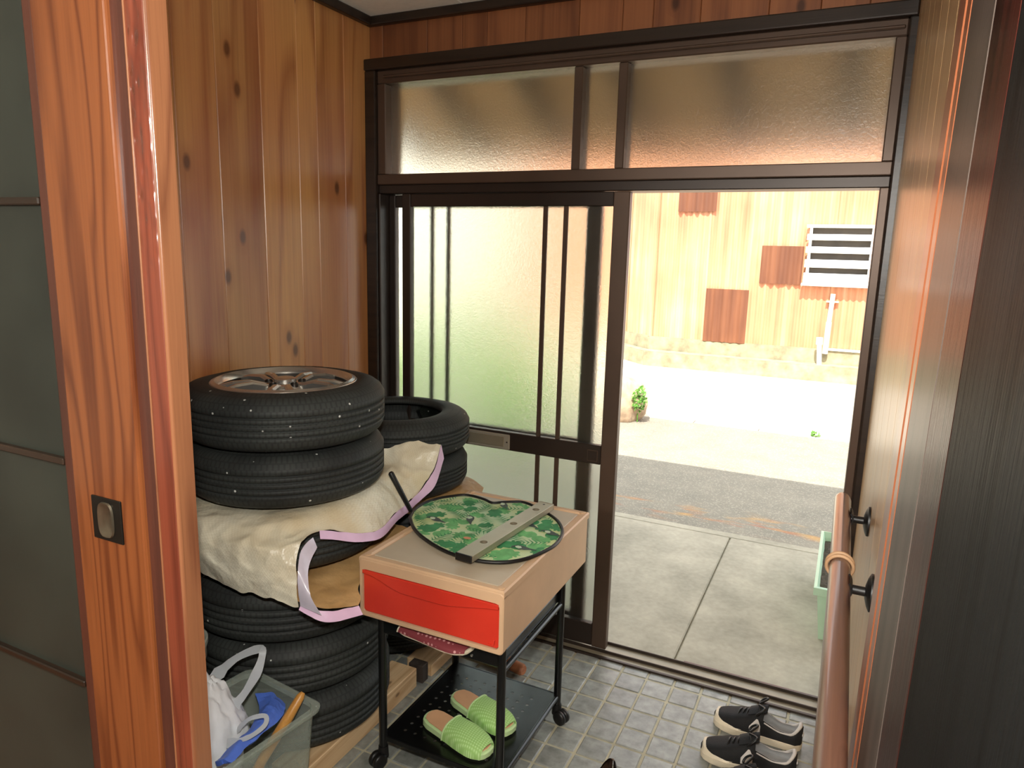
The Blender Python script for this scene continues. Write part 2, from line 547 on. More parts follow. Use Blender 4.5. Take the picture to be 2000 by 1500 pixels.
# clear storage plastic
def clearish(name, c, alpha, rough=0.25):
    t = NT(name)
    tr = t.n('ShaderNodeBsdfTransparent')
    tr.inputs['Color'].default_value = (0.92, 0.96, 0.94, 1)
    mx = t.n('ShaderNodeMixShader')
    mx.inputs[0].default_value = alpha
    ob = t.coord('Object')
    t.set(color=t.ramp(t.noise(ob, 9, 4), [(0.3, tuple(x * 0.85 for x in s2l(c)[:3])), (0.7, s2l(c))]), rough=rough)
    t.bump(t.noise(ob, 24, 4), 0.25, 0.004)
    t.l(tr.outputs[0], mx.inputs[1]); t.l(t.b.outputs[0], mx.inputs[2])
    t.l(mx.outputs[0], t.out.inputs['Surface'])
    return t.m
M['clear'] = clearish('clear_storage_plastic', (200, 210, 198), 0.34, 0.3)
M['bag'] = clearish('white_carrier_film', (244, 248, 252), 0.97, 0.28)

# red drawer front
t = NT('red_plastic')
ob = t.coord('Object')
sc_ = t.n('ShaderNodeTexVoronoi'); sc_.inputs['Scale'].default_value = 17
t.l(t.coord('Object', (1, 1, 2.2)), sc_.inputs['Vector'])
k_ = t.math('GREATER_THAN', t.math('FRACT', t.math('MULTIPLY', sc_.outputs['Color'], 6.1)), 0.86)
f_ = t.math('MULTIPLY', t.step(sc_.outputs['Distance'], 0.10, 0.05), k_)
t.set(color=t.mix(t.math('MULTIPLY', f_, 0.6), t.ramp(t.noise(ob, 4, 4), [(0.3, s2l((204, 46, 30))), (0.7, s2l((226, 64, 44)))]), s2l((236, 120, 84))), rough=0.4)
M['red'] = t.m

# fan cloth: fine mesh weave over pale green
t = NT('fan_mesh_cloth')
ck = t.n('ShaderNodeTexChecker'); ck.inputs['Scale'].default_value = 260
t.l(t.coord('Object'), ck.inputs['Vector'])
ob = t.coord('Object')
cc = t.ramp(t.noise(ob, 9, 3), [(0.35, s2l((206, 232, 196))), (0.65, s2l((222, 230, 168)))])
t.set(color=t.mix(t.math('MULTIPLY', ck.outputs['Fac'], 0.15), cc, s2l((150, 190, 140))), rough=0.6)
M['fan'] = t.m

# dotted pink-brown slipper cloth
t = NT('dotted_maroon_cloth')
vo = t.n('ShaderNodeTexVoronoi'); vo.inputs['Scale'].default_value = 70; vo.inputs['Randomness'].default_value = 0.15
t.l(t.coord('Object'), vo.inputs['Vector'])
t.set(color=t.mix(t.step(vo.outputs['Distance'], 0.30, 0.22), s2l((128, 52, 58)), s2l((206, 150, 148))), rough=0.75)
M['dots'] = t.m

# ribbed slipper upper
t = NT('ribbed_green_cloth')
wv = t.n('ShaderNodeTexWave'); wv.inputs['Scale'].default_value = 42; wv.bands_direction = 'X'
t.l(t.coord('Object'), wv.inputs['Vector'])
wv2 = t.n('ShaderNodeTexWave'); wv2.inputs['Scale'].default_value = 42; wv2.bands_direction = 'Y'
t.l(t.coord('Object'), wv2.inputs['Vector'])
wf = t.math('MULTIPLY', wv.outputs['Fac'], wv2.outputs['Fac'])
t.set(color=t.mix(wf, s2l((158, 204, 116)), s2l((200, 234, 164))), rough=0.75)
t.bump(wf, 0.3, 0.0015)
M['rib'] = t.m

# corrugated rusty wall
def rusty(name, a, b, c):
    t = NT(name)
    v = t.coord('Object', (9, 9, 0.5), rand=True)
    w = t.coord('Object', (0.8, 0.8, 0.8))
    f = t.math('ADD', t.math('MULTIPLY', t.noise(v, 1, 5), 0.6), t.math('MULTIPLY', t.noise(w, 1, 3), 0.5))
    t.set(color=t.ramp(f, [(0.35, s2l(a)), (0.55, s2l(b)), (0.75, s2l(c))]), rough=0.65)
    return t.m
M['rust_wall'] = rusty('faded_rust_paint', (186, 110, 80), (196, 138, 102), (204, 162, 134))
M['rust_patch'] = rusty('brown_rust', (84, 46, 28), (104, 60, 36), (130, 80, 50))

# porch concrete and washed-gravel strip
t = NT('porch_concrete')
ob = t.coord('Object')
n1 = t.noise(ob, 3.0, 6, 0.6); n2 = t.noise(ob, 40, 4)
t.set(color=t.ramp(t.math('ADD', t.math('MULTIPLY', n1, 0.75), t.math('MULTIPLY', n2, 0.25)), [(0.30, s2l((126, 122, 106))), (0.66, s2l((172, 165, 146)))]), rough=0.8)
t.bump(n2, 0.2, 0.004)
M['slab'] = t.m
t = NT('washed_gravel_concrete')
ob = t.coord('Object')
vo = t.n('ShaderNodeTexVoronoi'); vo.inputs['Scale'].default_value = 120
t.l(ob, vo.inputs['Vector'])
g = t.mix(t.noise(ob, 4, 5), s2l((106, 103, 93)), s2l((144, 137, 121)))
g = t.mix(t.math('MULTIPLY', t.math('GREATER_THAN', t.math('FRACT', t.math('MULTIPLY', vo.outputs['Color'], 3.3)), 0.82), 0.35), g, s2l((176, 168, 150)))
xy = t.n('ShaderNodeSeparateXYZ'); t.l(t.n('ShaderNodeTexCoord').outputs['Object'], xy.inputs[0])
band = t.math('SUBTRACT', 1.0, t.math('MULTIPLY', t.math('ABSOLUTE', t.math('SUBTRACT', xy.outputs['Y'], 1.80)), 4.5))
stain = t.math('MULTIPLY', t.step(t.noise(t.coord('Object', (1.3, 4, 1), loc=(4.6, 0, 0)), 2.2, 3), 0.52, 0.66), t.math('MAXIMUM', band, 0.0))
t.set(color=t.mix(t.math('MULTIPLY', stain, 0.6), g, t.ramp(t.noise(ob, 5, 2), [(0.4, s2l((170, 74, 34))), (0.6, s2l((206, 150, 60)))])), rough=0.9)
t.bump(vo.outputs['Distance'], 0.4, 0.006)
M['gravel'] = t.m

# hammered post face: shallow dents catch the light
t = NT('dented_varnished_post')
src = M['post_red']
M['post_dent'] = src.copy(); M['post_dent'].name = 'dented_varnished_post'
nt = M['post_dent'].node_tree
bs = nt.nodes['Principled BSDF']
vo = nt.nodes.new('ShaderNodeTexVoronoi'); vo.feature = 'SMOOTH_F1'; vo.inputs['Scale'].default_value = 1
mp = nt.nodes.new('ShaderNodeMapping'); mp.inputs['Scale'].default_value = (70, 70, 34)
tc = nt.nodes.new('ShaderNodeTexCoord')
nt.links.new(tc.outputs['Object'], mp.inputs['Vector']); nt.links.new(mp.outputs[0], vo.inputs['Vector'])
sx = nt.nodes.new('ShaderNodeSeparateXYZ'); nt.links.new(tc.outputs['Object'], sx.inputs[0])
mr = nt.nodes.new('ShaderNodeMapRange'); mr.inputs['From Min'].default_value = 1.48; mr.inputs['From Max'].default_value = 1.60
nt.links.new(sx.outputs['Z'], mr.inputs['Value'])
mu = nt.nodes.new('ShaderNodeMath'); mu.operation = 'MULTIPLY'
nt.links.new(vo.outputs['Distance'], mu.inputs[0]); nt.links.new(mr.outputs[0], mu.inputs[1])
bp = nt.nodes.new('ShaderNodeBump'); bp.inputs['Strength'].default_value = 1.0; bp.inputs['Distance'].default_value = 0.006
nt.links.new(mu.outputs[0], bp.inputs['Height']); nt.links.new(bp.outputs[0], bs.inputs['Normal'])
D.materials.remove(t.m)

# ================================================================== SETTING
W = 1.96          # right wall
HF = 0.30         # hall floor height
CZ = 2.475        # ceiling
# ---- tiled entrance floor
floor = struct('floor', box((-0.02, -1.76, -0.12), (1.98, -0.035, -0.003)), M['grout'])
tile_me = D.meshes.new('tile')
b = box((-0.0465, -0.0465, -0.012), (0.0465, 0.0465, 0.0), 0.003, 1); b.to_mesh(tile_me); b.free()
tile_me.materials.append(M['tile'])
half_me = D.meshes.new('tile_cut')
b = box((-0.0465, -0.028, -0.012), (0.0465, 0.028, 0.0), 0.003, 1); b.to_mesh(half_me); b.free()
half_me.materials.append(M['tile'])
rest = bmesh.new()
for i in range(20):
    cx = 0.02 + 0.05 + 0.1 * i - 0.1
    for j in range(18):
        if j == 0:
            cy, me = -0.075, half_me
        else:
            cy, me = -0.058 - 0.1 * j, tile_me
        if cx > 1.95 or cx < 0.0 or cy < -1.72: continue
        z = random.uniform(-0.0006, 0.0006)
        if cx > 0.45 and cy > -1.30:
            o = obj('tile', me, None, floor)
            o.location = (cx + random.uniform(-.0008, .0008), cy + random.uniform(-.0008, .0008), z)
            o.rotation_euler = (random.uniform(-.006, .006), random.uniform(-.006, .006), random.uniform(-.006, .006))
        else:
            hy = 0.028 if j == 0 else 0.0465
            add_box(rest, (cx - 0.0465, cy - hy, -0.012), (cx + 0.0465, cy + hy, z), 0.003)
o = obj('tile_field', rest, M['tile'], floor); o['kind'] = 'stuff'

# ---- hall floor, step and enclosing walls behind the camera
struct('floor_hall', box((-1.6, -7.0, 0.0), (3.0, -1.76, HF)), M['cedar_dark'])
struct('wall_back', box((-1.7, -7.1, 0), (3.1, -7.0, 2.6)), M['plaster'])
struct('wall_hall_left', box((-1.7, -7.0, 0), (-1.6, -1.76, 2.6)), M['plaster'])
struct('wall_partition', box((-1.6, -1.86, HF), (-0.12, -1.78, 2.5)), M['plaster'])

# ---- left wall with knotty boards
wl = struct('wall_left', box((-0.14, -1.78, -0.1), (-0.012, 0.10, 2.6)), M['dark_wood'])
ys = [0.0, -0.172, -0.333, -0.435, -0.614, -0.80, -0.958, -1.13, -1.30, -1.47, -1.62, -1.775]
for a, c in zip(ys, ys[1:]):
    d = random.uniform(-0.001, 0.001)
    obj('plank', box((-0.012, c + 0.0006, 0.0), (0.0 + d, a - 0.0006, 2.46), 0.0022), M['cedar'], wl)

# ---- front wall above the door
wf = struct('wall_front', box((-0.14, 0.012, 2.29), (2.2, 0.10, 2.62)), M['dark_wood'])
xs = [0.0, 0.065, 0.274, 0.431, 0.537, 0.695, 0.904, 1.062, 1.169, 1.327, 1.541, 1.693, 1.829, 1.96]
for a, c in zip(xs, xs[1:]):
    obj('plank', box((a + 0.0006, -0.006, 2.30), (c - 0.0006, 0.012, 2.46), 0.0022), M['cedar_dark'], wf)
struct('wall_front_left', box((-4.0, 0.012, -0.05), (-0.02, 0.12, 2.62)), M['plaster'])
struct('wall_front_right', box((1.985, 0.012, -0.05), (6.0, 0.12, 2.62)), M['plaster'])

# ---- right wall, pale veneer boards
wr = struct('wall_right', box((W + 0.012, -1.50, -0.1), (W + 0.12, 0.012, 2.6)), M['dark_wood'])
yy = [-0.03, -0.22, -0.40, -0.60, -0.78, -0.99, -1.17, -1.34, -1.50]
for a, c in zip(yy, yy[1:]):
    obj('plank', box((W, c + 0.0005, 0.0), (W + 0.012, a - 0.0005, 2.46), 0.0015), M['veneer'], wr)
struct('wall_hall_right', box((W + 0.02, -7.0, 0.0), (W + 0.12, -2.75, 2.6)), M['plaster'])

# ---- ceiling
ce = struct('ceiling', box((-1.7, -7.1, CZ + 0.012), (3.1, 0.12, CZ + 0.10)), M['ceiling'])
for i in range(5):
    for j in range(4):
        x0 = -0.01 + i * 0.455; y0 = 0.02 - (j + 1) * 0.455
        obj('ceiling_panel', box((x0 + 0.0012, y0 + 0.0012, CZ), (x0 + 0.4538, y0 + 0.4538, CZ + 0.012), 0.002), M['ceiling'], ce)
struct('trim_1', box((0.0, -1.775, 2.44), (0.030, -0.03, CZ), 0.006, 2), M['dark_wood'])
struct('trim_2', box((0.0, -0.036, 2.44), (1.96, -0.006, CZ), 0.006, 2), M['dark_wood'])
struct('trim_3', box((1.93, -1.50, 2.44), (1.96, -0.036, CZ), 0.006, 2), M['dark_wood'])

# ---- dark casing around the entrance
hd = struct('trim_4', box((0.0, -0.05, 2.268), (1.96, 0.09, 2.312), 0.005, 2), M['dark_wood'])
struct('trim_5', box((0.0, -0.045, -0.006), (0.052, 0.09, 2.268), 0.005, 2), M['dark_wood'])
struct('trim_6', box((1.938, -0.045, -0.006), (1.985, 0.09, 2.268), 0.005, 2), M['dark_wood'])

# ---- transom window
w1 = struct('window_1', box((0.052, -0.03, 2.218), (1.938, 0.085, 2.268), 0.004), M['bronze'])
def part(name, lo, hi, mat, parent, bev=0.003):
    return obj(name, box(lo, hi, bev), M[mat], parent)
part('top_bead', (0.09, -0.045, 2.236), (1.93, -0.030, 2.246), 'bronze', w1)
part('transom_bar', (0.052, -0.035, 1.825), (1.938, 0.085, 1.866), 'bronze', w1)
part('door_head', (0.052, -0.022, 1.79), (1.938, 0.085, 1.825), 'bronze_dark', w1)
part('jamb', (0.052, -0.03, 1.866), (0.092, 0.085, 2.218), 'bronze', w1)
part('jamb', (1.908, -0.03, 1.866), (1.938, 0.085, 2.218), 'bronze', w1)
for x in (0.917, 1.081):
    part('mullion', (x - 0.016, -0.025, 1.866), (x + 0.016, 0.06, 2.218), 'bronze', w1)
for a, c in ((0.092, 0.901), (0.933, 1.065), (1.097, 1.908)):
    obj('pane', box((a - 0.004, 0.012, 1.862), (c + 0.004, 0.016, 2.222)), M['frost_top'], w1)

# ---- door frame jambs and sill track
fr = struct('door_1', box((0.04, -0.05, -0.03), (1.975, 0.066, 0.004), 0.003), M['sill'])
part('track_rail', (0.09, -0.022, 0.004), (1.92, -0.016, 0.016), 'bronze_dark', fr, 0.001)
part('track_rail', (0.09, 0.045, 0.004), (1.92, 0.051, 0.016), 'bronze_dark', fr, 0.001)
part('track_edge', (0.05, -0.062, -0.012), (1.96, -0.050, 0.008), 'bronze_dark', fr, 0.001)
part('jamb', (0.052, -0.03, 0.004), (0.062, 0.085, 1.79), 'bronze_dark', fr)
part('jamb', (1.912, -0.035, 0.004), (1.938, 0.085, 1.79), 'bronze', fr)
part('outer_sill', (1.42, 0.070, -0.03), (1.93, 0.082, 0.002), 'dark_edge', fr, 0.002)

def sliding_door(name, x0, x1, y0, y1, bars, inner):
    ym = (y0 + y1) / 2
    d = struct(name, box((x0, y0, 0.018), (x0 + (0.040 if inner else 0.030), y1, 1.788), 0.003), M['bronze_dark'])
    rw = 0.060 if inner else 0.058
    lw = 0.040 if inner else 0.030
    part('stile', (x1 - rw, y0, 0.018), (x1, y1, 1.788), 'bronze', d)
    part('top_rail', (x0 + lw, y0 + .003, 1.738), (x1 - rw, y1 - .003, 1.788), 'bronze_dark', d)
    part('middle_rail', (x0 + lw, y0 + .002, 0.775), (x1 - rw, y1 - .002, 0.850), 'bronze_dark', d)
    part('bottom_rail', (x0 + lw, y0 + .002, 0.020), (x1 - rw, y1 - .002, 0.112), 'bronze_dark', d)
    for z0, z1 in ((0.112, 0.775), (0.850, 1.738)):
        obj('pane', box((x0 + lw - 0.004, ym - 0.002, z0 - 0.004), (x1 - rw + 0.004, ym + 0.002, z1 + 0.004)), M['frost'], d)
    for x in bars:
        for z0, z1 in ((0.112, 0.775), (0.850, 1.738)):
            if inner:
                part('bar', (x - 0.009, ym - 0.010, z0), (x + 0.009, ym - 0.002, z1), 'bronze', d, 0.001)
            else:
                part('bar', (x - 0.009, ym - 0.010, z0), (x + 0.009, ym - 0.002, z1), 'bronze_dark', d, 0.001)
    return d
d2 = sliding_door('door_2', 0.165, 1.128, -0.022, 0.012, (0.803, 0.885), True)
d3 = sliding_door('door_3', 0.062, 1.008, 0.034, 0.066, (0.272, 0.350), False)
# letter slot and lock plate on the inner door
ls = part('letter_slot', (0.43, -0.026, 0.778), (0.684, -0.020, 0.842), 'nickel', d2, 0.004)
part('flap', (0.445, -0.0285, 0.789), (0.660, -0.0255, 0.831), 'silver', ls, 0.002)
obj('screw', lathe([(0.0, 0), (0.0035, 0), (0.003, 0.002), (0, 0.002)], 10), M['bronze_dark'], ls).matrix_local = Matrix.Translation((0.672, -0.026, 0.810)) @ Matrix.Rotation(PI / 2, 4, 'X')
lk = part('lock_plate', (1.014, -0.0225, 0.786), (1.056, -0.0190, 0.830), 'bronze', d2, 0.001)
part('lock_cover', (1.0165, -0.0240, 0.7885), (1.0535, -0.0222, 0.8275), 'bronze_dark', lk, 0.001)

# ================================================================== OUTSIDE
pl = struct('path', box((-3.0, 0.075, -0.20), (4.0, 1.55, -0.035)), M['grout'])
obj('concrete_slab', box((-1.0, 0.084, -0.06), (1.374, 1.50, -0.018), 0.005), M['slab'], pl)
obj('concrete_slab', box((1.381, 0.084, -0.06), (3.6, 1.50, -0.018), 0.005), M['slab'], pl)
obj('edge_strip', box((-1.0, 1.506, -0.06), (3.6, 1.575, -0.019), 0.004), M['slab'], pl)
gs = struct('ground_strip', box((-4.0, 1.58, -0.20), (6.0, 4.26, -0.024)), M['gravel'])
for i in range(9):
    x0 = -2.4 + i * 0.60
    obj('curb_stone', box((x0 + 0.004, 4.264, -0.10), (x0 + 0.596, 4.40, -0.020 + random.uniform(-.003, .003)), 0.006), M['road'], gs)
struct('ground_road', box((-14.0, 4.403, -0.20), (10.0, 9.5, -0.026)), M['road'])

# kerb and retaining base of the shed, which turns away on the left
K = [(-4.6, 11.0), (-1.3, 7.98), (-0.78, 7.50), (4.0, 7.52)]
def strip_wall(name, K, dy, depth, z0, z1, mat, parent=None, res=1):
    bm = bmesh.new()
    A = []
    for (x, y) in K:
        A.append([bm.verts.new((x, y + dy, z0)), bm.verts.new((x, y + dy, z1)), bm.verts.new((x, y + dy + depth, z1)), bm.verts.new((x, y + dy + depth, z0))])
    for a, c in zip(A, A[1:]):
        for k in range(4):
            bm.faces.new((a[k], a[(k + 1) % 4], c[(k + 1) % 4], c[k]))
    bm.faces.new(A[0]); bm.faces.new(A[-1][::-1])
    bmesh.ops.recalc_face_normals(bm, faces=bm.faces)
    bmesh.ops.bevel(bm, geom=[e for e in bm.edges if all(abs(v.co.z - z1) < 1e-5 for v in e.verts)], offset=0.015, segments=2, affect='EDGES')
    return obj(name, bm, M[mat], parent)
shed = thing('corrugated_shed', 'faded orange corrugated iron shed across the sunlit lane', 'shed', (1.0, 7.8, 0.0))
kerb = strip_wall('roadside_kerb', K, 0.0, 0.25, -0.1, 0.185, 'concrete_wall', shed)
base = strip_wall('concrete_base', K, 0.25, 0.25, -0.1, 0.375, 'concrete_wall', shed)
def corrugated(p0, p1, z0, z1, pitch, amp, off=0.0, thick=0.0):
    bm = bmesh.new()
    p0 = Vector((*p0, 0)); p1 = Vector((*p1, 0))
    L = (p1 - p0).length; t = (p1 - p0) / L; nrm = Vector((t.y, -t.x, 0))
    n = max(8, int(L / pitch * 8))
    prev = None
    for i in range(n + 1):
        s = L * i / n
        q = p0 + t * s + nrm * (off + amp * math.sin(2 * PI * s / pitch))
        a = bm.verts.new((q.x, q.y, z0 + random.uniform(-.004, .004))); c = bm.verts.new((q.x, q.y, z1))
        if prev: bm.faces.new((prev[0], a, c, prev[1]))
        prev = (a, c)
    return bm
segs = [((-4.6, 11.28), (-1.28, 8.24)), ((-1.32, 8.28), (-0.75, 7.785))]
x = -0.78
while x < 4.0:
    segs.append(((x - 0.03, 7.79), (x + 0.80, 7.79))); x += 0.80
for k, (a, c) in enumerate(segs):
    obj('corrugated_sheet', corrugated(a, c, 0.37, 4.2, 0.076, 0.010, 0.004 * (k % 2)), M['rust_wall'], shed, True)
# the boarding behind the sheets
strip_wall('wall_boarding', K, 0.40, 0.12, 0.3, 4.2, 'rust_patch', shed)
yw = 7.77
def at_y(x, z, y):   # same bearing carried to the sheet's distance
    k = (y - CP.y) / (7.5 - CP.y)
    return CP.x + (x - CP.x) * k, CP.z + (z - CP.z) * k
for (x0, z0, x1, z1) in ((-0.42, 2.150, 0.09, 3.0), (0.04, 0.40, 0.60, 1.124), (0.72, 1.225, 1.238, 1.715)):
    a = at_y(x0, z0, yw); c = at_y(x1, z1, yw)
    obj('patch_sheet', corrugated((a[0], 7.752), (c[0], 7.752), a[1], c[1], 0.118, 0.012), M['rust_patch'], shed, True)
obj('sill_flashing', box((1.62, 7.735, 0.365), (2.6, 7.775, 0.395), 0.004), M['white_paint'], shed)

# louvred vent
a = at_y(1.27, 1.237, 7.72); c = at_y(2.085, 1.985, 7.72)
vent = thing('louvre_vent', 'white louvred vent window set high in the orange shed wall', 'vent', ((a[0] + c[0]) / 2, 7.76, a[1]))
vx0, vz0, vx1, vz1 = a[0], a[1], c[0], c[1]
obj('recess', box((vx0 + 0.01, 7.745, vz0), (vx1 + 0.02, 7.76, vz1)), M['vent_dark'], vent)
obj('hood', box((vx0 - 0.025, 7.66, vz1 - 0.035), (vx1 + 0.03, 7.76, vz1 + 0.005), 0.003), M['white_paint'], vent)
obj('sill', box((vx0 - 0.03, 7.65, vz0 - 0.02), (vx1 + 0.03, 7.76, vz0 + 0.012), 0.003), M['white_paint'], vent)
for xx in (vx0 + 0.03, vx1 - 0.07):
    obj('side_frame', box((xx - 0.018, 7.70, vz0), (xx + 0.018, 7.76, vz1 - 0.03), 0.003), M['white_paint'], vent)
H_ = vz1 - vz0
for (f0, f1) in ((0.01, 0.195), (0.285, 0.425), (0.530, 0.640), (0.745, 0.850)):
    bm = box((vx0 - 0.012, -0.006, -(f1 - f0) * H_ / 2), (vx1 + 0.012, 0.006, (f1 - f0) * H_ / 2), 0.002)
    xf(bm, Matrix.Translation((0, 7.685, vz0 + (f0 + f1) / 2 * H_)) @ Matrix.Rotation(math.radians(-18), 4, 'X'))
    obj('slat', bm, M['white_paint'], vent)

# pipes
a = at_y(1.612, 0.40, 7.70); c = at_y(1.635, 1.125, 7.70)
dp = thing('downpipe', 'tall pale drainpipe fixed on the shed wall under the vent', 'pipe', (a[0], 7.70, a[1] - 0.05))
obj('pipe', tube([(a[0], 7.70, a[1] - 0.05), (a[0] + .008, 7.70, (a[1] + c[1]) / 2)], 0.036, 14), M['pvc'], dp, True)
obj('upper_pipe', tube([(a[0] + .008, 7.70, (a[1] + c[1]) / 2), (c[0], 7.70, c[1])], 0.030, 14), M['pvc'], dp, True)
obj('pipe_clip', box((c[0] - 0.075, 7.715, c[1] - 0.115), (c[0] + 0.075, 7.77, c[1] - 0.095), 0.004), M['pvc'], dp)
a = at_y(1.556, 0.215, 7.60); c = at_y(1.53, 0.555, 7.60)
sp = thing('standpipe', 'short white capped pipe standing on the kerb beside the drainpipe', 'pipe', (a[0], 7.60, 0.187))
obj('pipe', tube([(a[0], 7.60, 0.187), (c[0] + .004, 7.60, c[1] - 0.08)], 0.030, 14), M['white_paint'], sp, True)
obj('cap', tube([(c[0] + .004, 7.60, c[1] - 0.09), (c[0], 7.60, c[1])], 0.042, 14), M['white_paint'], sp, True)

# pale house behind the garden, left
nb = struct('wall_neighbour', box((-11.0, 8.6, -0.1), (-3.6, 9.0, 3.4)), M['plaster'])

# eave over the porch
ev = struct('roof_eave', box((-0.02, 0, 0), (0.02, 0.02, 0.02)), M['dark_wood'])
ev.data.clear_geometry()
def eave_slab(x0, x1, t0, t1, off0, off1):
    bm = bmesh.new()
    P0 = Vector((0, 0.12, 2.60)); P1 = Vector((0, 1.16, 2.085))
    dv = P1 - P0; nz = Vector((0, -dv.z, dv.y)).normalized()
    vs = []
    for x_ in (x0, x1):
        for t_ in (t0, t1):
            for o_ in (off0, off1):
                q = P0 + dv * t_ + nz * o_; vs.append(bm.verts.new((x_, q.y, q.z)))
    for f in ((0, 1, 3, 2), (4, 6, 7, 5), (0, 4, 5, 1), (2, 3, 7, 6), (0, 2, 6, 4), (1, 5, 7, 3)):
        bm.faces.new([vs[i] for i in f])
    bmesh.ops.recalc_face_normals(bm, faces=bm.faces)
    return bm
bm = eave_slab(-0.52, 3.6, -0.05, 1.0, 0.012, 0.06)
bm.to_mesh(ev.data); bm.free(); ev.data.materials.clear(); ev.data.materials.append(M['dark_wood'])
for k in range(7):
    obj('soffit_board', eave_slab(-0.52, 3.6, k / 7 + 0.002, (k + 1) / 7 - 0.002, 0.0, 0.012), M['soffit'], ev)
for k in range(9):
    xr = -0.48 + k * 0.455
    obj('rafter', eave_slab(xr - 0.0225, xr + 0.0225, 0.0, 0.99, -0.075, 0.0), M['dark_wood'], ev)
obj('fascia', box((-0.53, 1.155, 2.045), (3.61, 1.18, 2.165), 0.003), M['dark_wood'], ev)
struct('roof', box((-4.2, -7.5, 2.62), (6.2, 0.16, 2.80)), M['dark_wood'])

# rock with a plant, weed, planter
def rock_mesh(c, r, seed):
    bm = bmesh.new()
    bmesh.ops.create_icosphere(bm, subdivisions=4, radius=1.0)
    for v in bm.verts:
        d = 1 + 0.25 * noise.noise(v.co * 1.4 + Vector((seed, 0, 0))) + 0.10 * noise.noise(v.co * 4 + Vector((0, seed, 0)))
        p = v.co * d
        v.co = Vector((c[0] + p.x * r[0], c[1] + p.y * r[1], max(c[2] + p.z * r[2], -0.03)))
    return bm
def leaf_cluster(c, r, n, size, seed):
    rnd = random.Random(seed)
    bm = bmesh.new()
    for _ in range(n):
        u = Vector((rnd.gauss(0, 1), rnd.gauss(0, 1), rnd.gauss(0, 1))).normalized() * rnd.uniform(0.35, 1) ** 0.6
        p = Vector((c[0] + u.x * r[0], c[1] + u.y * r[1], max(c[2] + u.z * r[2], -0.01)))
        q = Vector((rnd.gauss(0, 1), rnd.gauss(0, 1), rnd.gauss(0, 1))).normalized()
        a = q.orthogonal().normalized(); w = q.cross(a)
        s = size * rnd.uniform(0.6, 1.2)
        vs = [bm.verts.new(p + a * s), bm.verts.new(p + w * s * .45 + q * s * .12), bm.verts.new(p - a * s), bm.verts.new(p - w * s * .45 + q * s * .12)]
        bm.faces.new(vs)
    return bm
rk = obj('garden_rock', rock_mesh((-0.10, 4.10, 0.14), (0.26, 0.24, 0.30), 2.0), M['rock'], None, True)
tag(rk, 'rough tan rock beside the open doorway at the lane edge', 'rock')
pt = thing('rock_plant', 'small leafy green plant clinging to the tan rock', 'plant', (0.10, 4.02, 0.0))
o = obj('foliage', leaf_cluster((0.15, 3.93, 0.22), (0.07, 0.07, 0.13), 200, 0.022, 3), M['leaf'], pt); o['kind'] = 'stuff'
obj('stem', tube([(0.12, 4.0, -0.02), (0.12, 3.98, 0.25)], 0.006, 6), M['leaf'], pt)
wd = tag(obj('weed', leaf_cluster((1.685, 4.30, 0.0), (0.05, 0.03, 0.035), 60, 0.016, 5), M['leaf']), 'tiny green weed in the joint of the sunlit paving', 'weed')
wd['kind'] = 'stuff'
for k, (x_, y_, rx, rz) in enumerate(((-2.45, 3.3, 0.62, 0.36), (-1.15, 4.0, 0.50, 0.34), (-0.75, 2.95, 0.33, 0.20), (-4.0, 4.6, 0.8, 0.6), (-2.55, 5.4, 0.7, 0.55))):
    lab = ['broad low garden shrub blurred behind the frosted door glass', 'round low shrub behind the frosted glass nearest the tan rock', 'smallest shrub at the porch edge behind the frosted glass', 'large garden shrub far left behind the frosted glass', 'tall shrub at the back of the garden bed by the pale house wall'][k]
    s_ = thing('garden_shrub', lab, 'shrub', (x_, y_, 0.0), 'shrubs behind the frosted door')
    o = obj('foliage', leaf_cluster((x_, y_, rz * 0.6), (rx, rx * 0.7, rz), 900, 0.07, 20 + k), M['leaf_dark'], s_); o['kind'] = 'stuff'
    obj('stem', tube([(x_, y_, -0.03), (x_ + .02, y_, rz * 0.7)], 0.02, 6), M['rock'], s_)

pln = thing('planter', 'pale green plastic planter box outside against the right door jamb', 'planter', (1.98, 0.85, -0.018))
bm = bmesh.new()
def ring_box(bm, x0, x1, y0, y1, z): return [bm.verts.new(p) for p in ((x0, y0, z), (x1, y0, z), (x1, y1, z), (x0, y1, z))]
prof = [(0.03, -0.018), (0.008, 0.19), (-0.008, 0.192), (-0.008, 0.225), (0.004, 0.228), (0.012, 0.20), (0.04, 0.0)]
RR = [ring_box(bm, 1.858 + i_, 2.10 - i_, 0.52 + i_, 1.20 - i_, z_) for i_, z_ in prof]
for a, c in zip(RR, RR[1:]):
    for k in range(4): bm.faces.new((a[k], a[(k + 1) % 4], c[(k + 1) % 4], c[k]))
bm.faces.new(RR[0]); bm.faces.new(RR[-1])
bmesh.ops.recalc_face_normals(bm, faces=bm.faces)
obj('box_body', bm, M['green_plastic'], pln)
bm = bmesh.new()
bmesh.ops.create_grid(bm, x_segments=12, y_segments=30, size=0.5)
for v in bm.verts:
    v.co = Vector((1.979 + v.co.x * 0.215, 0.86 + v.co.y * 0.65, 0.185 + 0.012 * noise.noise(Vector((v.co.x * 9, v.co.y * 20, 0)))))
obj('soil', bm, M['soil'], pln)

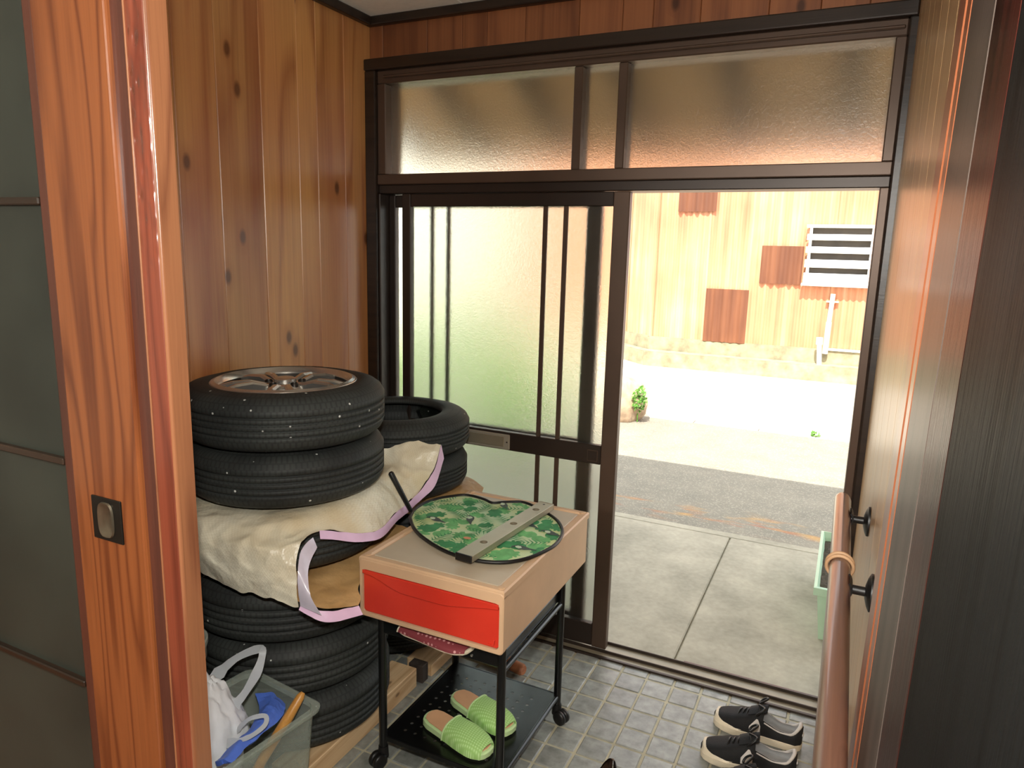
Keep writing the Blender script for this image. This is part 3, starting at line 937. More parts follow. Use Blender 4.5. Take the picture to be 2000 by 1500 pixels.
# ================================================================== FOREGROUND LEFT: hall sliding door and post
YD = -1.82
hdr = struct('door_4', box((0.742, YD, HF), (0.908, YD + 0.032, 2.42), 0.004, 2), M['stile'])
obj('edge_moulding', box((0.716, YD + 0.004, HF), (0.742, YD + 0.030, 2.42), 0.004, 2), M['dark_edge'], hdr)
zs = [HF + 0.02, 0.797, 1.208, 1.631, 2.06, 2.40]
for a, c in zip(zs, zs[1:]):
    obj('pane', box((-0.10, YD + 0.012, a + 0.004), (0.716, YD + 0.017, c - 0.004)), M['smoke_glass'], hdr)
for z_ in zs[1:-1]:
    obj('muntin', box((-0.10, YD + 0.002, z_ - 0.006), (0.716, YD + 0.026, z_ + 0.006), 0.002), M['dark_wood'], hdr)
obj('far_stile', box((-0.19, YD, HF), (-0.10, YD + 0.032, 2.42), 0.004), M['stile'], hdr)
pp = obj('finger_pull', box((0.789, YD - 0.003, 1.093), (0.860, YD + 0.001, 1.166), 0.001), M['pull_dark'], hdr)
bm = bmesh.new()
lays = []
for (sx, sz, dy_) in ((0.0185, 0.030, -0.0032), (0.0175, 0.029, -0.0065), (0.0158, 0.0268, -0.0062), (0.0125, 0.0225, -0.0034), (0.0, 0.0, -0.0032)):
    ring = []
    for k in range(24):
        an = 2 * PI * k / 24
        ex = math.copysign(abs(math.cos(an)) ** 0.55, math.cos(an)); ez = math.copysign(abs(math.sin(an)) ** 0.75, math.sin(an))
        ring.append(bm.verts.new((0.8245 + sx * ex, YD + dy_, 1.1295 + sz * ez)))
    lays.append(ring)
for a, c in zip(lays, lays[1:]):
    for k in range(24): bm.faces.new((a[k], a[(k + 1) % 24], c[(k + 1) % 24], c[k]))
bmesh.ops.remove_doubles(bm, verts=bm.verts, dist=1e-6)
bmesh.ops.recalc_face_normals(bm, faces=bm.faces)
obj('pull_cup', bm, M['pull_cup'], pp, True)

PD = 0.034
post = struct('trim_7', box((0.9465, YD, 0.0), (0.9845, YD + PD, 2.475), 0.002), M['post_dent'])
obj('groove_strip', box((0.908, YD + 0.008, 0.0), (0.9465, YD + PD, 2.475)), M['post_strip'], post)
obj('side_face', prism([(0.9845, YD + 0.0005), (0.9865, YD + 0.0012), (0.9882, YD + 0.003), (0.9885, YD + 0.006), (0.9885, YD + PD), (0.9845, YD + PD)], 0.0, 2.475), M['post_lit'], post, True)
obj('edge_bead', box((0.945, YD - 0.0015, 0.0), (0.948, YD + 0.002, 2.475), 0.0007), M['post_lit'], post)
struct('trim_9', box((-0.2, YD - 0.002, 2.075), (1.96, YD + 0.040, 2.475), 0.004), M['stile'])

# ================================================================== FOREGROUND RIGHT: dark jamb
XJ = 1.945
jm = struct('trim_8', box((XJ + 0.010, -1.652, 0.0), (W + 0.10, -1.50, 2.475), 0.003), M['dark_edge'])
obj('orange_bead', box((XJ, -1.640, 0.0), (W + 0.05, -1.560, 2.475), 0.004), M['trim_orange'], jm)
obj('orange_bead', box((XJ, -1.700, 0.0), (W + 0.05, -1.655, 2.475), 0.004), M['trim_orange'], jm)
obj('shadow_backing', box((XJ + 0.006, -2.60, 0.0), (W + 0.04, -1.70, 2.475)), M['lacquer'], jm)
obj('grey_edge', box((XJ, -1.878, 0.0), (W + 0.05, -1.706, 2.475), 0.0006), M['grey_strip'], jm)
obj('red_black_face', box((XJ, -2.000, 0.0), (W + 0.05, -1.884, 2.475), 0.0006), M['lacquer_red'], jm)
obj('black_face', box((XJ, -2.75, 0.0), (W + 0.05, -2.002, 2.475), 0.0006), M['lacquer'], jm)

# the old jamb leans a little out of plumb
lean = Matrix.Translation((XJ, 0, 1.85)) @ Matrix.Rotation(math.radians(0.85), 4, 'Y') @ Matrix.Translation((-XJ, 0, -1.85))
for o in [jm] + list(jm.children):
    o.data.transform(lean)

# handrail on the right wall
RX, RZ, RR_ = 1.901, 0.99, 0.0190
hr = thing('handrail', 'round brown wooden handrail running along the pale right wall', 'handrail', (RX, -1.2, RZ))
obj('rail', tube([(RX, -0.645, RZ), (RX, -0.652, RZ), (RX + .001, -0.67, RZ), (RX + .004, -1.2, RZ + .001), (RX + .006, -2.3, RZ + 0.002)], [0.010, 0.017, RR_, RR_, RR_], 28), M['rail'], hr, True)
for by in (-0.78, -1.17):
    br_ = obj('bracket', tube([(RX + 0.018, by, RZ - 0.004), (W - 0.006, by, RZ - 0.004)], 0.0085, 14), M['black_plastic'], hr, True)
    bm = lathe([(0.0, 0.0), (0.034, 0.0), (0.034, 0.004), (0.026, 0.008), (0.012, 0.012), (0.0, 0.012)], 28)
    xf(bm, Matrix.Translation((W - 0.0005, by, RZ - 0.004)) @ Matrix.Rotation(-PI / 2, 4, 'Y'))
    obj('wall_plate', bm, M['black_plastic'], br_, True)
    bm = lathe([(RR_ + 0.0005, -0.022), (RR_ + 0.004, -0.022), (RR_ + 0.004, 0.022), (RR_ + 0.0005, 0.022)], 14, True, a0=-0.75, a1=0.75)
    xf(bm, Matrix.Translation((RX + 0.003, by, RZ)) @ Matrix.Rotation(PI / 2, 4, 'X'))
    obj('saddle', bm, M['black_plastic'], br_)
rg = thing('rubber_ring', 'double tan rubber ring looped around the brown handrail', 'ring', (RX, -1.08, RZ))
for k, (dy_, tilt) in enumerate(((-0.005, 0.16), (0.008, 0.05))):
    pts = [(0.0236 * math.cos(a_), 0, 0.0236 * math.sin(a_) - 0.0008) for a_ in [2 * PI * q / 40 for q in range(40)]]
    bm = xf(tube(pts, 0.0036, 8, closed=True), Matrix.Translation((RX + .003, -1.08 + dy_, RZ)) @ Matrix.Rotation(tilt, 4, 'X'))
    obj('loop', bm, M['tan_ring'], rg, True)

# ================================================================== TYRES
def tyre_mesh(R, w, rb):
    h = w / 2
    pr = [(rb, h - 0.022), (rb + 0.006, h - 0.006), (rb + 0.022, h - 0.001), (R - 0.065, h), (R - 0.050, h - 0.004), (R - 0.026, h - 0.010), (R - 0.010, h - 0.022), (R - 0.003, h - 0.036)]
    g = (2 * h - 0.092) / 4
    z = h - 0.044
    for k in range(5):
        pr.append((R, z + 0.004))
        pr.append((R, z - (g - 0.008 if k < 4 else 0) + (0 if k < 4 else -0.002)))
        if k < 4:
            pr += [(R - 0.005, z - g + 0.006), (R - 0.005, z - g + 0.002)]
        z -= g
    pr += [(R - 0.003, -h + 0.036), (R - 0.010, -h + 0.022), (R - 0.026, -h + 0.010), (R - 0.050, -h + 0.004), (R - 0.065, -h), (rb + 0.022, -h + 0.001), (rb + 0.006, -h + 0.006), (rb, -h + 0.022),
           (rb + 0.03, -h + 0.018), (R - 0.022, -h + 0.03), (R - 0.016, 0), (R - 0.022, h - 0.03), (rb + 0.03, h - 0.018)]
    return lathe(pr, 96, True)

def tyre(x, y, zc, R, w, rb, label, me=None, wheel=False, group=None):
    if me is None:
        me = D.meshes.new('tyre'); b = tyre_mesh(R, w, rb); b.to_mesh(me); b.free()
        for p in me.polygons: p.use_smooth = True
        me.materials.append(M['tyre'])
    if not wheel:
        o = D.objects.new('tyre', me); COL.objects.link(o)
        o.location = (x, y, zc); o.rotation_euler = (0, 0, random.uniform(0, 6))
        tag(o, label, 'tyre', group)
        return o, me
    t_ = thing('tyre', label, 'tyre', (x, y, zc), group)
    obj('rubber_casing', me, None, t_).location = (x, y, zc)
    h = w / 2
    rim = obj('wheel_rim', lathe([(rb + 0.012, h - 0.006), (rb + 0.010, h - 0.002), (rb + 0.003, h - 0.001), (rb - 0.008, h - 0.010), (rb - 0.012, h - 0.018), (rb - 0.016, h - 0.018), (rb - 0.012, h - 0.006), (rb - 0.002, h + 0.003), (rb + 0.012, h - 0.004)], 64, True, (x, y, zc)), M['chrome'], t_, True)
    obj('barrel', lathe([(rb - 0.013, h - 0.017), (rb - 0.019, -0.05), (rb - 0.023, -0.05), (rb - 0.018, h - 0.017)], 64, True, (x, y, zc)), M['chrome_dark'], rim, True)
    zt = h + 0.002
    for k in range(5):
        for sgn in (-1, 1):
            an = 2 * PI * k / 5 + 0.35
            bm = bmesh.new()
            dirv = Vector((math.cos(an), math.sin(an), 0)); nv = Vector((-dirv.y, dirv.x, 0))
            secs = []
            for (rr, off, wd_, z_) in ((0.045, 0.012, 0.010, zt - 0.016), (0.10, 0.018, 0.0115, zt - 0.002), (0.15, 0.028, 0.0125, zt - 0.005), (rb - 0.010, 0.042, 0.013, zt - 0.018)):
                c_ = Vector((x, y, zc)) + dirv * rr + nv * (sgn * off)
                secs.append([bm.verts.new(c_ + nv * wd_ + Vector((0, 0, z_ - 0.006))), bm.verts.new(c_ + nv * wd_ * 0.5 + Vector((0, 0, z_))), bm.verts.new(c_ - nv * wd_ * 0.5 + Vector((0, 0, z_))), bm.verts.new(c_ - nv * wd_ + Vector((0, 0, z_ - 0.006))), bm.verts.new(c_ - nv * wd_ * .8 + Vector((0, 0, z_ - 0.03))), bm.verts.new(c_ + nv * wd_ * .8 + Vector((0, 0, z_ - 0.03)))])
            for a, c in zip(secs, secs[1:]):
                for q in range(6): bm.faces.new((a[q], a[(q + 1) % 6], c[(q + 1) % 6], c[q]))
            bm.faces.new(secs[0]); bm.faces.new(secs[-1])
            bmesh.ops.recalc_face_normals(bm, faces=bm.faces)
            obj('spoke', bm, M['chrome'], rim)
    obj('hub', lathe([(0.0, -0.06), (0.072, -0.06), (0.068, zt - 0.024), (0.055, zt - 0.014), (0.034, zt - 0.013), (0.033, zt - 0.002), (0.026, zt + 0.002), (0.0, zt + 0.003)], 40, False, (x, y, zc)), M['chrome'], rim, True)
    for k in range(5):
        an = 2 * PI * k / 5 + 0.35 + PI / 5
        obj('lug_seat', lathe([(0.0125, -0.03), (0.0125, 0.0), (0.010, 0.002), (0.008, -0.012), (0.0, -0.012)], 14, False, (x + 0.052 * math.cos(an), y + 0.052 * math.sin(an), zc + zt - 0.010)), M['chrome_dark'], rim, True)
    obj('wheel_shadow_disc', lathe([(0.0, -0.05), (rb - 0.022, -0.05), (rb - 0.022, -0.045), (0.0, -0.045)], 40, False, (x, y, zc)), M['vent_dark'], rim)  # dark disc stands in for the shade behind the spokes
    return t_, me

FX, FY = 0.318, -0.880
GF = 'tyres of the front stack'; GR = 'tyres of the rear stack'
BZ = 0.076
_, big = tyre(FX, FY - 0.0, BZ + 0.09, 0.312, 0.18, 0.205, 'bottom black tyre of the front stack, resting on raw pine timbers', group=GF)
tyre(FX - 0.003, FY + 0.004, BZ + 0.271, 0.312, 0.18, 0.205, 'second black tyre from the bottom of the front stack', big, group=GF)
tyre(FX + 0.004, FY - 0.004, BZ + 0.452, 0.312, 0.18, 0.205, 'third black tyre up in the front stack, just under the woven sack', big, group=GF)
_, mid = tyre(FX + 0.0, FY, 0.732, 0.300, 0.170, 0.200, 'black tyre lying inside the open mouth of the white woven sack', group=GF)
tyre(FX - 0.002, FY + 0.003, 0.918, 0.299, 0.166, 0.205, 'black tyre on top of the white woven sack, under the alloy wheel one', group=GF)
tyre(FX, FY, 1.084, 0.302, 0.166, 0.205, 'topmost tyre of the front stack, fitted with a silver alloy wheel', wheel=True, group=GF)
BX, BY = 0.296, -0.268
_, sm = tyre(BX, BY, 0.05 + 0.0725, 0.288, 0.145, 0.175, 'lowest tyre of the rear stack in the corner by the glass door', group=GR)
tyre(BX + .003, BY, 0.05 + 0.218, 0.288, 0.145, 0.175, 'second tyre from the bottom of the rear stack in the corner', sm, group=GR)
tyre(BX - .002, BY - .003, 0.05 + 0.364, 0.288, 0.145, 0.175, 'third tyre from the bottom of the rear stack in the corner', sm, group=GR)
tyre(BX + .002, BY + .002, 0.05 + 0.510, 0.288, 0.145, 0.175, 'fourth tyre of the rear stack, directly beneath the tan sheet', sm, group=GR)
tyre(BX + .002, BY, 0.728, 0.286, 0.150, 0.175, 'black tyre on the tan sheet, under the topmost one of the rear stack', group=GR)
tyre(BX + 0.006, BY - 0.002, 0.880, 0.290, 0.150, 0.178, 'topmost empty black tyre of the rear stack against the frosted door', group=GR)

# timbers below the tyres
def timber(name, lo, hi, rot, label, mat='timber'):
    c = ((lo[0] + hi[0]) / 2, (lo[1] + hi[1]) / 2)
    bm = box(lo, hi, 0.002)
    xf(bm, Matrix.Translation((c[0], c[1], 0)) @ Matrix.Rotation(rot, 4, 'Z') @ Matrix.Translation((-c[0], -c[1], 0)))
    return tag(obj(name, bm, M[mat]), label, 'timber', 'timbers under the tyres')
timber('timber_beam', (0.475, -1.155, 0.001), (0.585, -0.550, 0.075), 0.0, 'long raw pine beam with a knot under the front tyres')
timber('timber_beam', (0.10, -1.13, 0.001), (0.21, -0.555, 0.075), 0.0, 'pine beam hidden beneath the front tyres along the left wall')
timber('timber_beam', (0.492, -0.475, 0.001), (0.602, -0.10, 0.049), 0.0, 'short pale pine beam under the rear tyres by the glass door')
timber('timber_beam', (0.05, -0.47, 0.001), (0.16, -0.06, 0.049), 0.0, 'short pine beam under the rear tyres in the wall corner')
timber('timber_block', (0.535, -0.528, 0.001), (0.596, -0.490, 0.070), 0.0, 'small brown block standing between the two pine beams', 'grey_strip')
obj_b = D.objects['timber_beam']

# ================================================================== SACK AND SHEETS
sk = thing('woven_sack', 'white woven plastic sack with pink hems spread over the tyre pile', 'sack', (FX, FY, 0.63))
top = 0.828
rows = [
    [(0.05, -0.56, top), (0.22, -0.565, top), (0.415, -0.565, top + 0.045), (0.535, -0.485, 0.900), (0.620, -0.452, 0.893)],
    [(0.03, -0.64, top), (0.22, -0.63, top - .001), (0.44, -0.60, top + 0.002), (0.54, -0.54, 0.845), (0.622, -0.500, 0.815)],
    [(0.02, -0.75, top), (0.22, -0.75, top - .001), (0.44, -0.74, top - .001), (0.540, -0.655, 0.822), (0.596, -0.560, 0.745)],
    [(0.02, -0.88, top), (0.22, -0.88, top - .001), (0.46, -0.88, top - .001), (0.575, -0.80, 0.825), (0.612, -0.715, 0.728)],
    [(0.02, -1.02, top), (0.22, -1.02, top - .001), (0.45, -1.02, top - .001), (0.585, -0.95, 0.825), (0.652, -0.890, 0.735)],
    [(0.03, -1.13, top), (0.22, -1.15, top - .001), (0.42, -1.16, top - .002), (0.53, -1.13, 0.817), (0.596, -1.060, 0.790)],
    [(0.04, -1.185, top - .02), (0.20, -1.212, top - .02), (0.40, -1.230, top - .030), (0.52, -1.21, 0.782), (0.606, -1.155, 0.770)],
    [(0.05, -1.198, 0.745), (0.20, -1.230, 0.745), (0.40, -1.244, 0.735), (0.53, -1.222, 0.715), (0.620, -1.185, 0.700)],
    [(0.06, -1.188, 0.690), (0.21, -1.214, 0.682), (0.41, -1.228, 0.655), (0.535, -1.212, 0.640), (0.625, -1.185, 0.628)],
]
def calm(p):
    r_ = math.hypot(p.x - FX, p.y - FY)
    return 0.08 if r_ < 0.25 and p.z > 0.80 else min(1.0, 0.08 + max(0, (r_ - 0.288)) * 11)
obj('outer_layer', sheet(rows, 96, 110, 0.004, 9.0, 1.3, 0.0012, 0.017, calm), M['sack'], sk, True)
def hem(pts, offs, n, name, mat, amp=0.002):
    r0 = [Vector(p) for p in pts]
    r1 = [Vector(p) + Vector(o) for p, o in zip(pts, offs)]
    rm = [(a + c) / 2 for a, c in zip(r0, r1)]
    obj(name, sheet([r0, rm, r1], n, 5, amp, 14, 4.4, 0.0012, 0.003), M[mat], sk, True)
lip = [r[-1] for r in rows]
hem([tuple(Vector(p) + Vector((0.002, 0, 0.001))) for p in lip[:6]], [(0.004, 0.012, -0.05), (0.002, 0.004, -0.055), (0.004, 0.0, -0.030), (0.006, 0, -0.026), (0.008, -0.006, -0.024), (0.012, -0.012, -0.020)], 40, 'pink_hem', 'pink')
hem([(0.604, -1.095, 0.785), (0.610, -1.150, 0.765), (0.624, -1.181, 0.700), (0.629, -1.181, 0.627)], [(0.010, 0.004, -0.03), (0.016, 0.010, -0.045), (0.040, 0.004, -0.035), (0.066, 0.006, -0.012)], 20, 'front_hem', 'pink_clear')
# lower layer of the sack, seen through its mouth
rows2 = [
    [(0.44, -0.60, 0.632), (0.55, -0.60, 0.633), (0.64, -0.60, 0.630), (0.670, -0.60, 0.628)],
    [(0.42, -0.80, 0.630), (0.53, -0.80, 0.631), (0.63, -0.80, 0.628), (0.672, -0.80, 0.624)],
    [(0.42, -0.95, 0.629), (0.54, -0.96, 0.628), (0.63, -0.97, 0.620), (0.674, -0.98, 0.618)],
    [(0.46, -1.05, 0.629), (0.57, -1.055, 0.624), (0.66, -1.055, 0.612), (0.720, -1.040, 0.606)],
    [(0.56, -1.150, 0.622), (0.625, -1.150, 0.618), (0.682, -1.135, 0.612), (0.736, -1.070, 0.604)],
]
obj('inner_layer', sheet(rows2, 50, 50, 0.002, 10, 6.0, 0.0012, 0.004), M['tan'], sk, True)
hem([(0.628, -1.176, 0.630), (0.690, -1.150, 0.612), (0.742, -1.075, 0.606)], [(0.0, -0.010, -0.012), (0.014, -0.014, -0.022), (0.016, -0.004, -0.020)], 16, 'lower_hem', 'pink')
rows3 = [
    [(0.04, -0.54, 0.646), (0.25, -0.555, 0.647), (0.45, -0.54, 0.647), (0.58, -0.50, 0.640), (0.650, -0.46, 0.628)],
    [(0.02, -0.40, 0.644), (0.25, -0.40, 0.645), (0.45, -0.38, 0.645), (0.56, -0.34, 0.645), (0.640, -0.30, 0.620)],
    [(0.02, -0.25, 0.644), (0.25, -0.25, 0.645), (0.45, -0.24, 0.645), (0.55, -0.20, 0.648), (0.630, -0.17, 0.622)],
    [(0.03, -0.09, 0.646), (0.25, -0.08, 0.646), (0.42, -0.07, 0.648), (0.52, -0.07, 0.652), (0.610, -0.10, 0.630)],
]
ts = obj('tan_sheet', sheet(rows3, 60, 50, 0.001, 11, 8.0, 0.0012, 0.0, None), M['tan'], None, True)
tag(ts, 'creased tan plastic sheet laid between the tyres of the rear stack', 'sheet')

# ================================================================== CART
CX0, CX1, CY0, CY1 = 0.712, 1.110, -0.930, -0.490
ct = thing('wheeled_cart', 'black steel tube cart on casters carrying the red drawer box', 'cart', ((CX0 + CX1) / 2, (CY0 + CY1) / 2, 0.0))
for x_ in (CX0, CX1):
    for y_ in (CY0, CY1):
        lg = obj('leg', tube([(x_, y_, 0.062), (x_, y_, 0.528)], 0.0125, 16), M['black_metal'], ct, True)
        an = {(CX0, CY0): -1.9, (CX1, CY0): -0.6, (CX0, CY1): 2.2, (CX1, CY1): -0.3}[(x_, y_)]
        dx, dy = math.cos(an), math.sin(an)
        obj('caster_stem', tube([(x_, y_, 0.030), (x_, y_, 0.066)], [0.017, 0.015], 14), M['black_plastic'], lg, True)
        for sd in (-1, 1):
            bm = lathe([(0.0, -0.009), (0.018, -0.009), (0.0235, -0.006), (0.0245, 0.0), (0.0235, 0.006), (0.018, 0.009), (0.0, 0.009)], 24)
            c_ = Vector((x_ + dx * 0.020 - dy * sd * 0.0105, y_ + dy * 0.020 + dx * sd * 0.0105, 0.0255))
            xf(bm, Matrix.Translation(c_) @ Matrix.Rotation(an, 4, 'Z') @ Matrix.Rotation(PI / 2, 4, 'X'))
            obj('caster_wheel', bm, M['black_plastic'], lg, True)
def rail_(name, a, c, r): return obj(name, tube([a, c], r, 12), M['black_metal'], ct, True)
for z_, r in ((0.095, 0.0085), (0.434, 0.0085)):
    rail_('side_rail', (CX0, CY0, z_), (CX0, CY1, z_), r)
    rail_('side_rail', (CX1, CY0, z_), (CX1, CY1, z_), r)
for y_ in (CY0, CY1):
    obj('cross_bar', box((CX0, y_ - 0.007, 0.448), (CX1, y_ + 0.007, 0.488), 0.003), M['black_metal'], ct)
obj('upper_tray', box((CX0 + 0.008, CY0 + 0.010, 0.440), (CX1 - 0.008, CY1 - 0.010, 0.446), 0.002), M['black_metal'], ct)
obj('tray_lip', box((CX1 - 0.012, CY0 + 0.01, 0.446), (CX1 - 0.006, CY1 - 0.01, 0.480), 0.002), M['black_metal'], ct)
obj('tray_lip', box((CX0 + 0.006, CY0 + 0.01, 0.446), (CX0 + 0.012, CY1 - 0.01, 0.480), 0.002), M['black_metal'], ct)
for x_ in (0.80, 1.02):
    bm = xf(lathe([(0.0, 0), (0.004, 0), (0.0035, 0.003), (0, 0.0035)], 10), Matrix.Translation((x_, CY0 - 0.007, 0.463)) @ Matrix.Rotation(PI / 2, 4, 'X'))
    obj('screw', bm, M['chrome'], ct)
# perforated shelf: real holes
bm = bmesh.new()
nx, ny = 22, 24
x0, x1, y0, y1, zz = CX0 + 0.004, CX1 - 0.004, CY0 + 0.004, CY1 - 0.004, 0.103
gx, gy = (x1 - x0) / nx, (y1 - y0) / ny
vmap = {}
def gv(i, j):
    if (i, j) not in vmap: vmap[(i, j)] = bm.verts.new((x0 + i * gx, y0 + j * gy, zz))
    return vmap[(i, j)]
for i in range(nx):
    for j in range(ny):
        q = [gv(i, j), gv(i + 1, j), gv(i + 1, j + 1), gv(i, j + 1)]
        if (i + j) % 2 == 0 and 2 <= i < nx - 2 and 2 <= j < ny - 2 and (i % 2 == 0):
            cx_, cy_ = x0 + (i + .5) * gx, y0 + (j + .5) * gy
            r = 0.0056
            h8 = [bm.verts.new((cx_ + r * math.cos(PI / 4 * k - 3 * PI / 4), cy_ + r * math.sin(PI / 4 * k - 3 * PI / 4), zz)) for k in range(8)]
            for k in range(4):
                bm.faces.new((q[k], h8[(2 * k + 1) % 8], h8[2 * k]))
                bm.faces.new((q[k], q[(k + 1) % 4], h8[(2 * k + 2) % 8], h8[(2 * k + 1) % 8]))
        else:
            bm.faces.new(q)
bmesh.ops.recalc_face_normals(bm, faces=bm.faces)
bmesh.ops.solidify(bm, geom=bm.faces[:], thickness=0.0016)
obj('perforated_shelf', bm, M['black_metal'], ct)
obj('shelf_skirt', box((CX0 + 0.004, CY0 - 0.004, 0.086), (CX1 - 0.004, CY0 + 0.004, 0.104), 0.002), M['black_metal'], ct)
obj('shelf_skirt', box((CX0 + 0.004, CY1 - 0.004, 0.086), (CX1 - 0.004, CY1 + 0.004, 0.104), 0.002), M['black_metal'], ct)

# ================================================================== DRAWER BOX
dr = thing('drawer_box', 'beige plastic storage drawer with a bright red front on the cart', 'drawer', (0.915, -0.68, 0.531))
X0, X1, Y0, Y1, Z0, Z1 = 0.686, 1.146, -1.003, -0.352, 0.531, 0.712
obj('body', box((X0 + 0.004, Y0 + 0.012, Z0), (X1 - 0.004, Y1, Z1 - 0.012), 0.006, 2), M['beige_plastic'], dr)
# front surround
bm = bmesh.new()
def rr(x0, x1, z0, z1, r, y, n=5):
    out = []
    for cx_, cz_, a0 in ((x1 - r, z1 - r, 0), (x0 + r, z1 - r, PI / 2), (x0 + r, z0 + r, PI), (x1 - r, z0 + r, 1.5 * PI)):
        for k in range(n + 1):
            a_ = a0 + PI / 2 * k / n
            out.append(bm.verts.new((cx_ + r * math.cos(a_), y, cz_ + r * math.sin(a_))))
    return out
A = rr(X0, X1, Z0, Z1 - 0.006, 0.012, Y0 + 0.02); B = rr(X0, X1, Z0, Z1 - 0.006, 0.012, Y0 + 0.003); B2 = rr(X0 + .003, X1 - .003, Z0 + .003, Z1 - 0.009, 0.010, Y0)
Cc = rr(X0 + 0.012, X1 - 0.012, Z0 + 0.014, Z1 - 0.036, 0.012, Y0); Dd = rr(X0 + 0.012, X1 - 0.012, Z0 + 0.014, Z1 - 0.036, 0.012, Y0 + 0.02)
for a, c in ((A, B), (B, B2), (B2, Cc), (Cc, Dd), (Dd, A)):
    for k in range(len(a)): bm.faces.new((a[k], a[(k + 1) % len(a)], c[(k + 1) % len(a)], c[k]))
bmesh.ops.recalc_face_normals(bm, faces=bm.faces)
obj('front_surround', bm, M['beige_plastic'], dr)
# drawer front: upper lip overlaps a lower panel along a dipped line
fx0, fx1, fz0, fz1 = X0 + 0.014, X1 - 0.014, Z0 + 0.016, Z1 - 0.038
def plate(poly, y0, y1, bev=0.0015):
    bm = prism([(x_, z_) for x_, z_ in poly], y0, y1, bev)
    return xf(bm, Matrix(((1, 0, 0, 0), (0, 0, 1, 0), (0, 1, 0, 0), (0, 0, 0, 1))))
fw = fx1 - fx0
dip = [(fx0 + fw * s, fz1 - d) for s, d in ((0.0, 0.010), (0.06, 0.011), (0.14, 0.020), (0.22, 0.033), (0.30, 0.041), (0.45, 0.042), (0.60, 0.042), (0.66, 0.040), (0.78, 0.030), (0.90, 0.020), (1.0, 0.013))]
df = obj('drawer_front', plate([(fx0 + .006, fz0), (fx1 - .006, fz0), (fx1, fz0 + .006)] + [(x_, z_ + 0.002) for x_, z_ in dip[::-1]] + [(fx0, fz0 + .006)], Y0 + 0.0035, Y0 + 0.014), M['red'], dr)
obj('finger_lip', plate([(fx0, fz1), (fx1, fz1)] + dip[::-1], Y0 - 0.004, Y0 + 0.012), M['red'], df)
obj('corner_tab', plate([(fx1 - 0.030, fz0 + 0.006), (fx1 - 0.012, fz0 + 0.008), (fx1 - 0.009, fz0 + 0.024), (fx1 - 0.012, fz0 + 0.025), (fx1 - 0.015, fz0 + 0.011), (fx1 - 0.030, fz0 + 0.009)], Y0 - 0.001, Y0 + 0.003, 0.0004), M['red'], df)
# top with raised rim
bm = bmesh.new()
def rect(i, z): return [bm.verts.new(p) for p in ((X0 + i, Y0 + i + 0.002, z), (X1 - i, Y0 + i + 0.002, z), (X1 - i, Y1 - i, z), (X0 + i, Y1 - i, z))]
Q = [rect(0.0, Z1 - 0.020), rect(0.0, Z1 - 0.004), rect(0.004, Z1), rect(0.020, Z1), rect(0.024, Z1 - 0.006), rect(0.030, Z1 - 0.006), rect(0.032, Z1 - 0.020)]
for a, c in zip(Q, Q[1:] + Q[:1]):
    for k in range(4): bm.faces.new((a[k], a[(k + 1) % 4], c[(k + 1) % 4], c[k]))
bmesh.ops.recalc_face_normals(bm, faces=bm.faces)
obj('top_rim', bm, M['beige_plastic'], dr)
obj('top_panel', box((X0 + 0.030, Y0 + 0.032, Z1 - 0.014), (X1 - 0.030, Y1 - 0.030, Z1 - 0.003), 0.0015), M['grey_panel'], dr)
for x_, y_ in ((X0 + 0.018, Y0 + 0.020), (X1 - 0.018, Y0 + 0.020), (X0 + 0.018, Y1 - 0.018), (X1 - 0.018, Y1 - 0.018)):
    obj('stacking_boss', lathe([(0.010, -0.008), (0.010, 0.0015), (0.008, 0.0025), (0, 0.0025)], 18, False, (x_, y_, Z1)), M['beige_plastic'], dr, True)

# ================================================================== FAN
FZ = Z1 + 0.0015
fan_pts = [(0.658, -0.701), (0.633, -0.639), (0.628, -0.572), (0.646, -0.506), (0.673, -0.466), (0.705, -0.432), (0.745, -0.427), (0.793, -0.437), (0.829, -0.453), (0.855, -0.431), (0.885, -0.409), (0.919, -0.394), (0.966, -0.41), (1.029, -0.447), (1.084, -0.491), (1.125, -0.55), (1.145, -0.606), (1.152, -0.675), (1.142, -0.732), (1.122, -0.792), (1.091, -0.838), (1.052, -0.866), (1.006, -0.88), (0.953, -0.881), (0.898, -0.871), (0.831, -0.844), (0.767, -0.808), (0.711, -0.763)]
def fz_(x_, y_): return FZ + 0.0015
fan = thing('hand_fan', 'round green jungle print cloth fan with black edging and black handle', 'fan', (0.88, -0.63, FZ))
n = len(fan_pts)
cl = catmull([(x_, y_, 0) for x_, y_ in fan_pts] + [(*fan_pts[0], 0)], 113)[:-1]
cen = Vector((0.885, -0.645, 0))
obj('cloth', prism([(p.x, p.y) for p in cl], FZ, FZ + 0.003), M['fan'], fan)
obj('edging', tube([(p.x, p.y, FZ + 0.0045) for p in cl], 0.0055, 10, closed=True), M['black_plastic'], fan, True)
hb = Vector((0.630, -0.655, FZ + 0.006)); ht = Vector((0.585, -0.705, 0.859))
hd_ = (ht - hb)
hb2 = hb + hd_ * 0.02
obj('handle', tube([hb2 - hd_ * 0.03, hb2, hb2 + hd_ * 0.5, ht - hd_ * 0.03, ht], [0.006, 0.0075, 0.009, 0.0095, 0.006], 14), M['black_plastic'], fan, True)
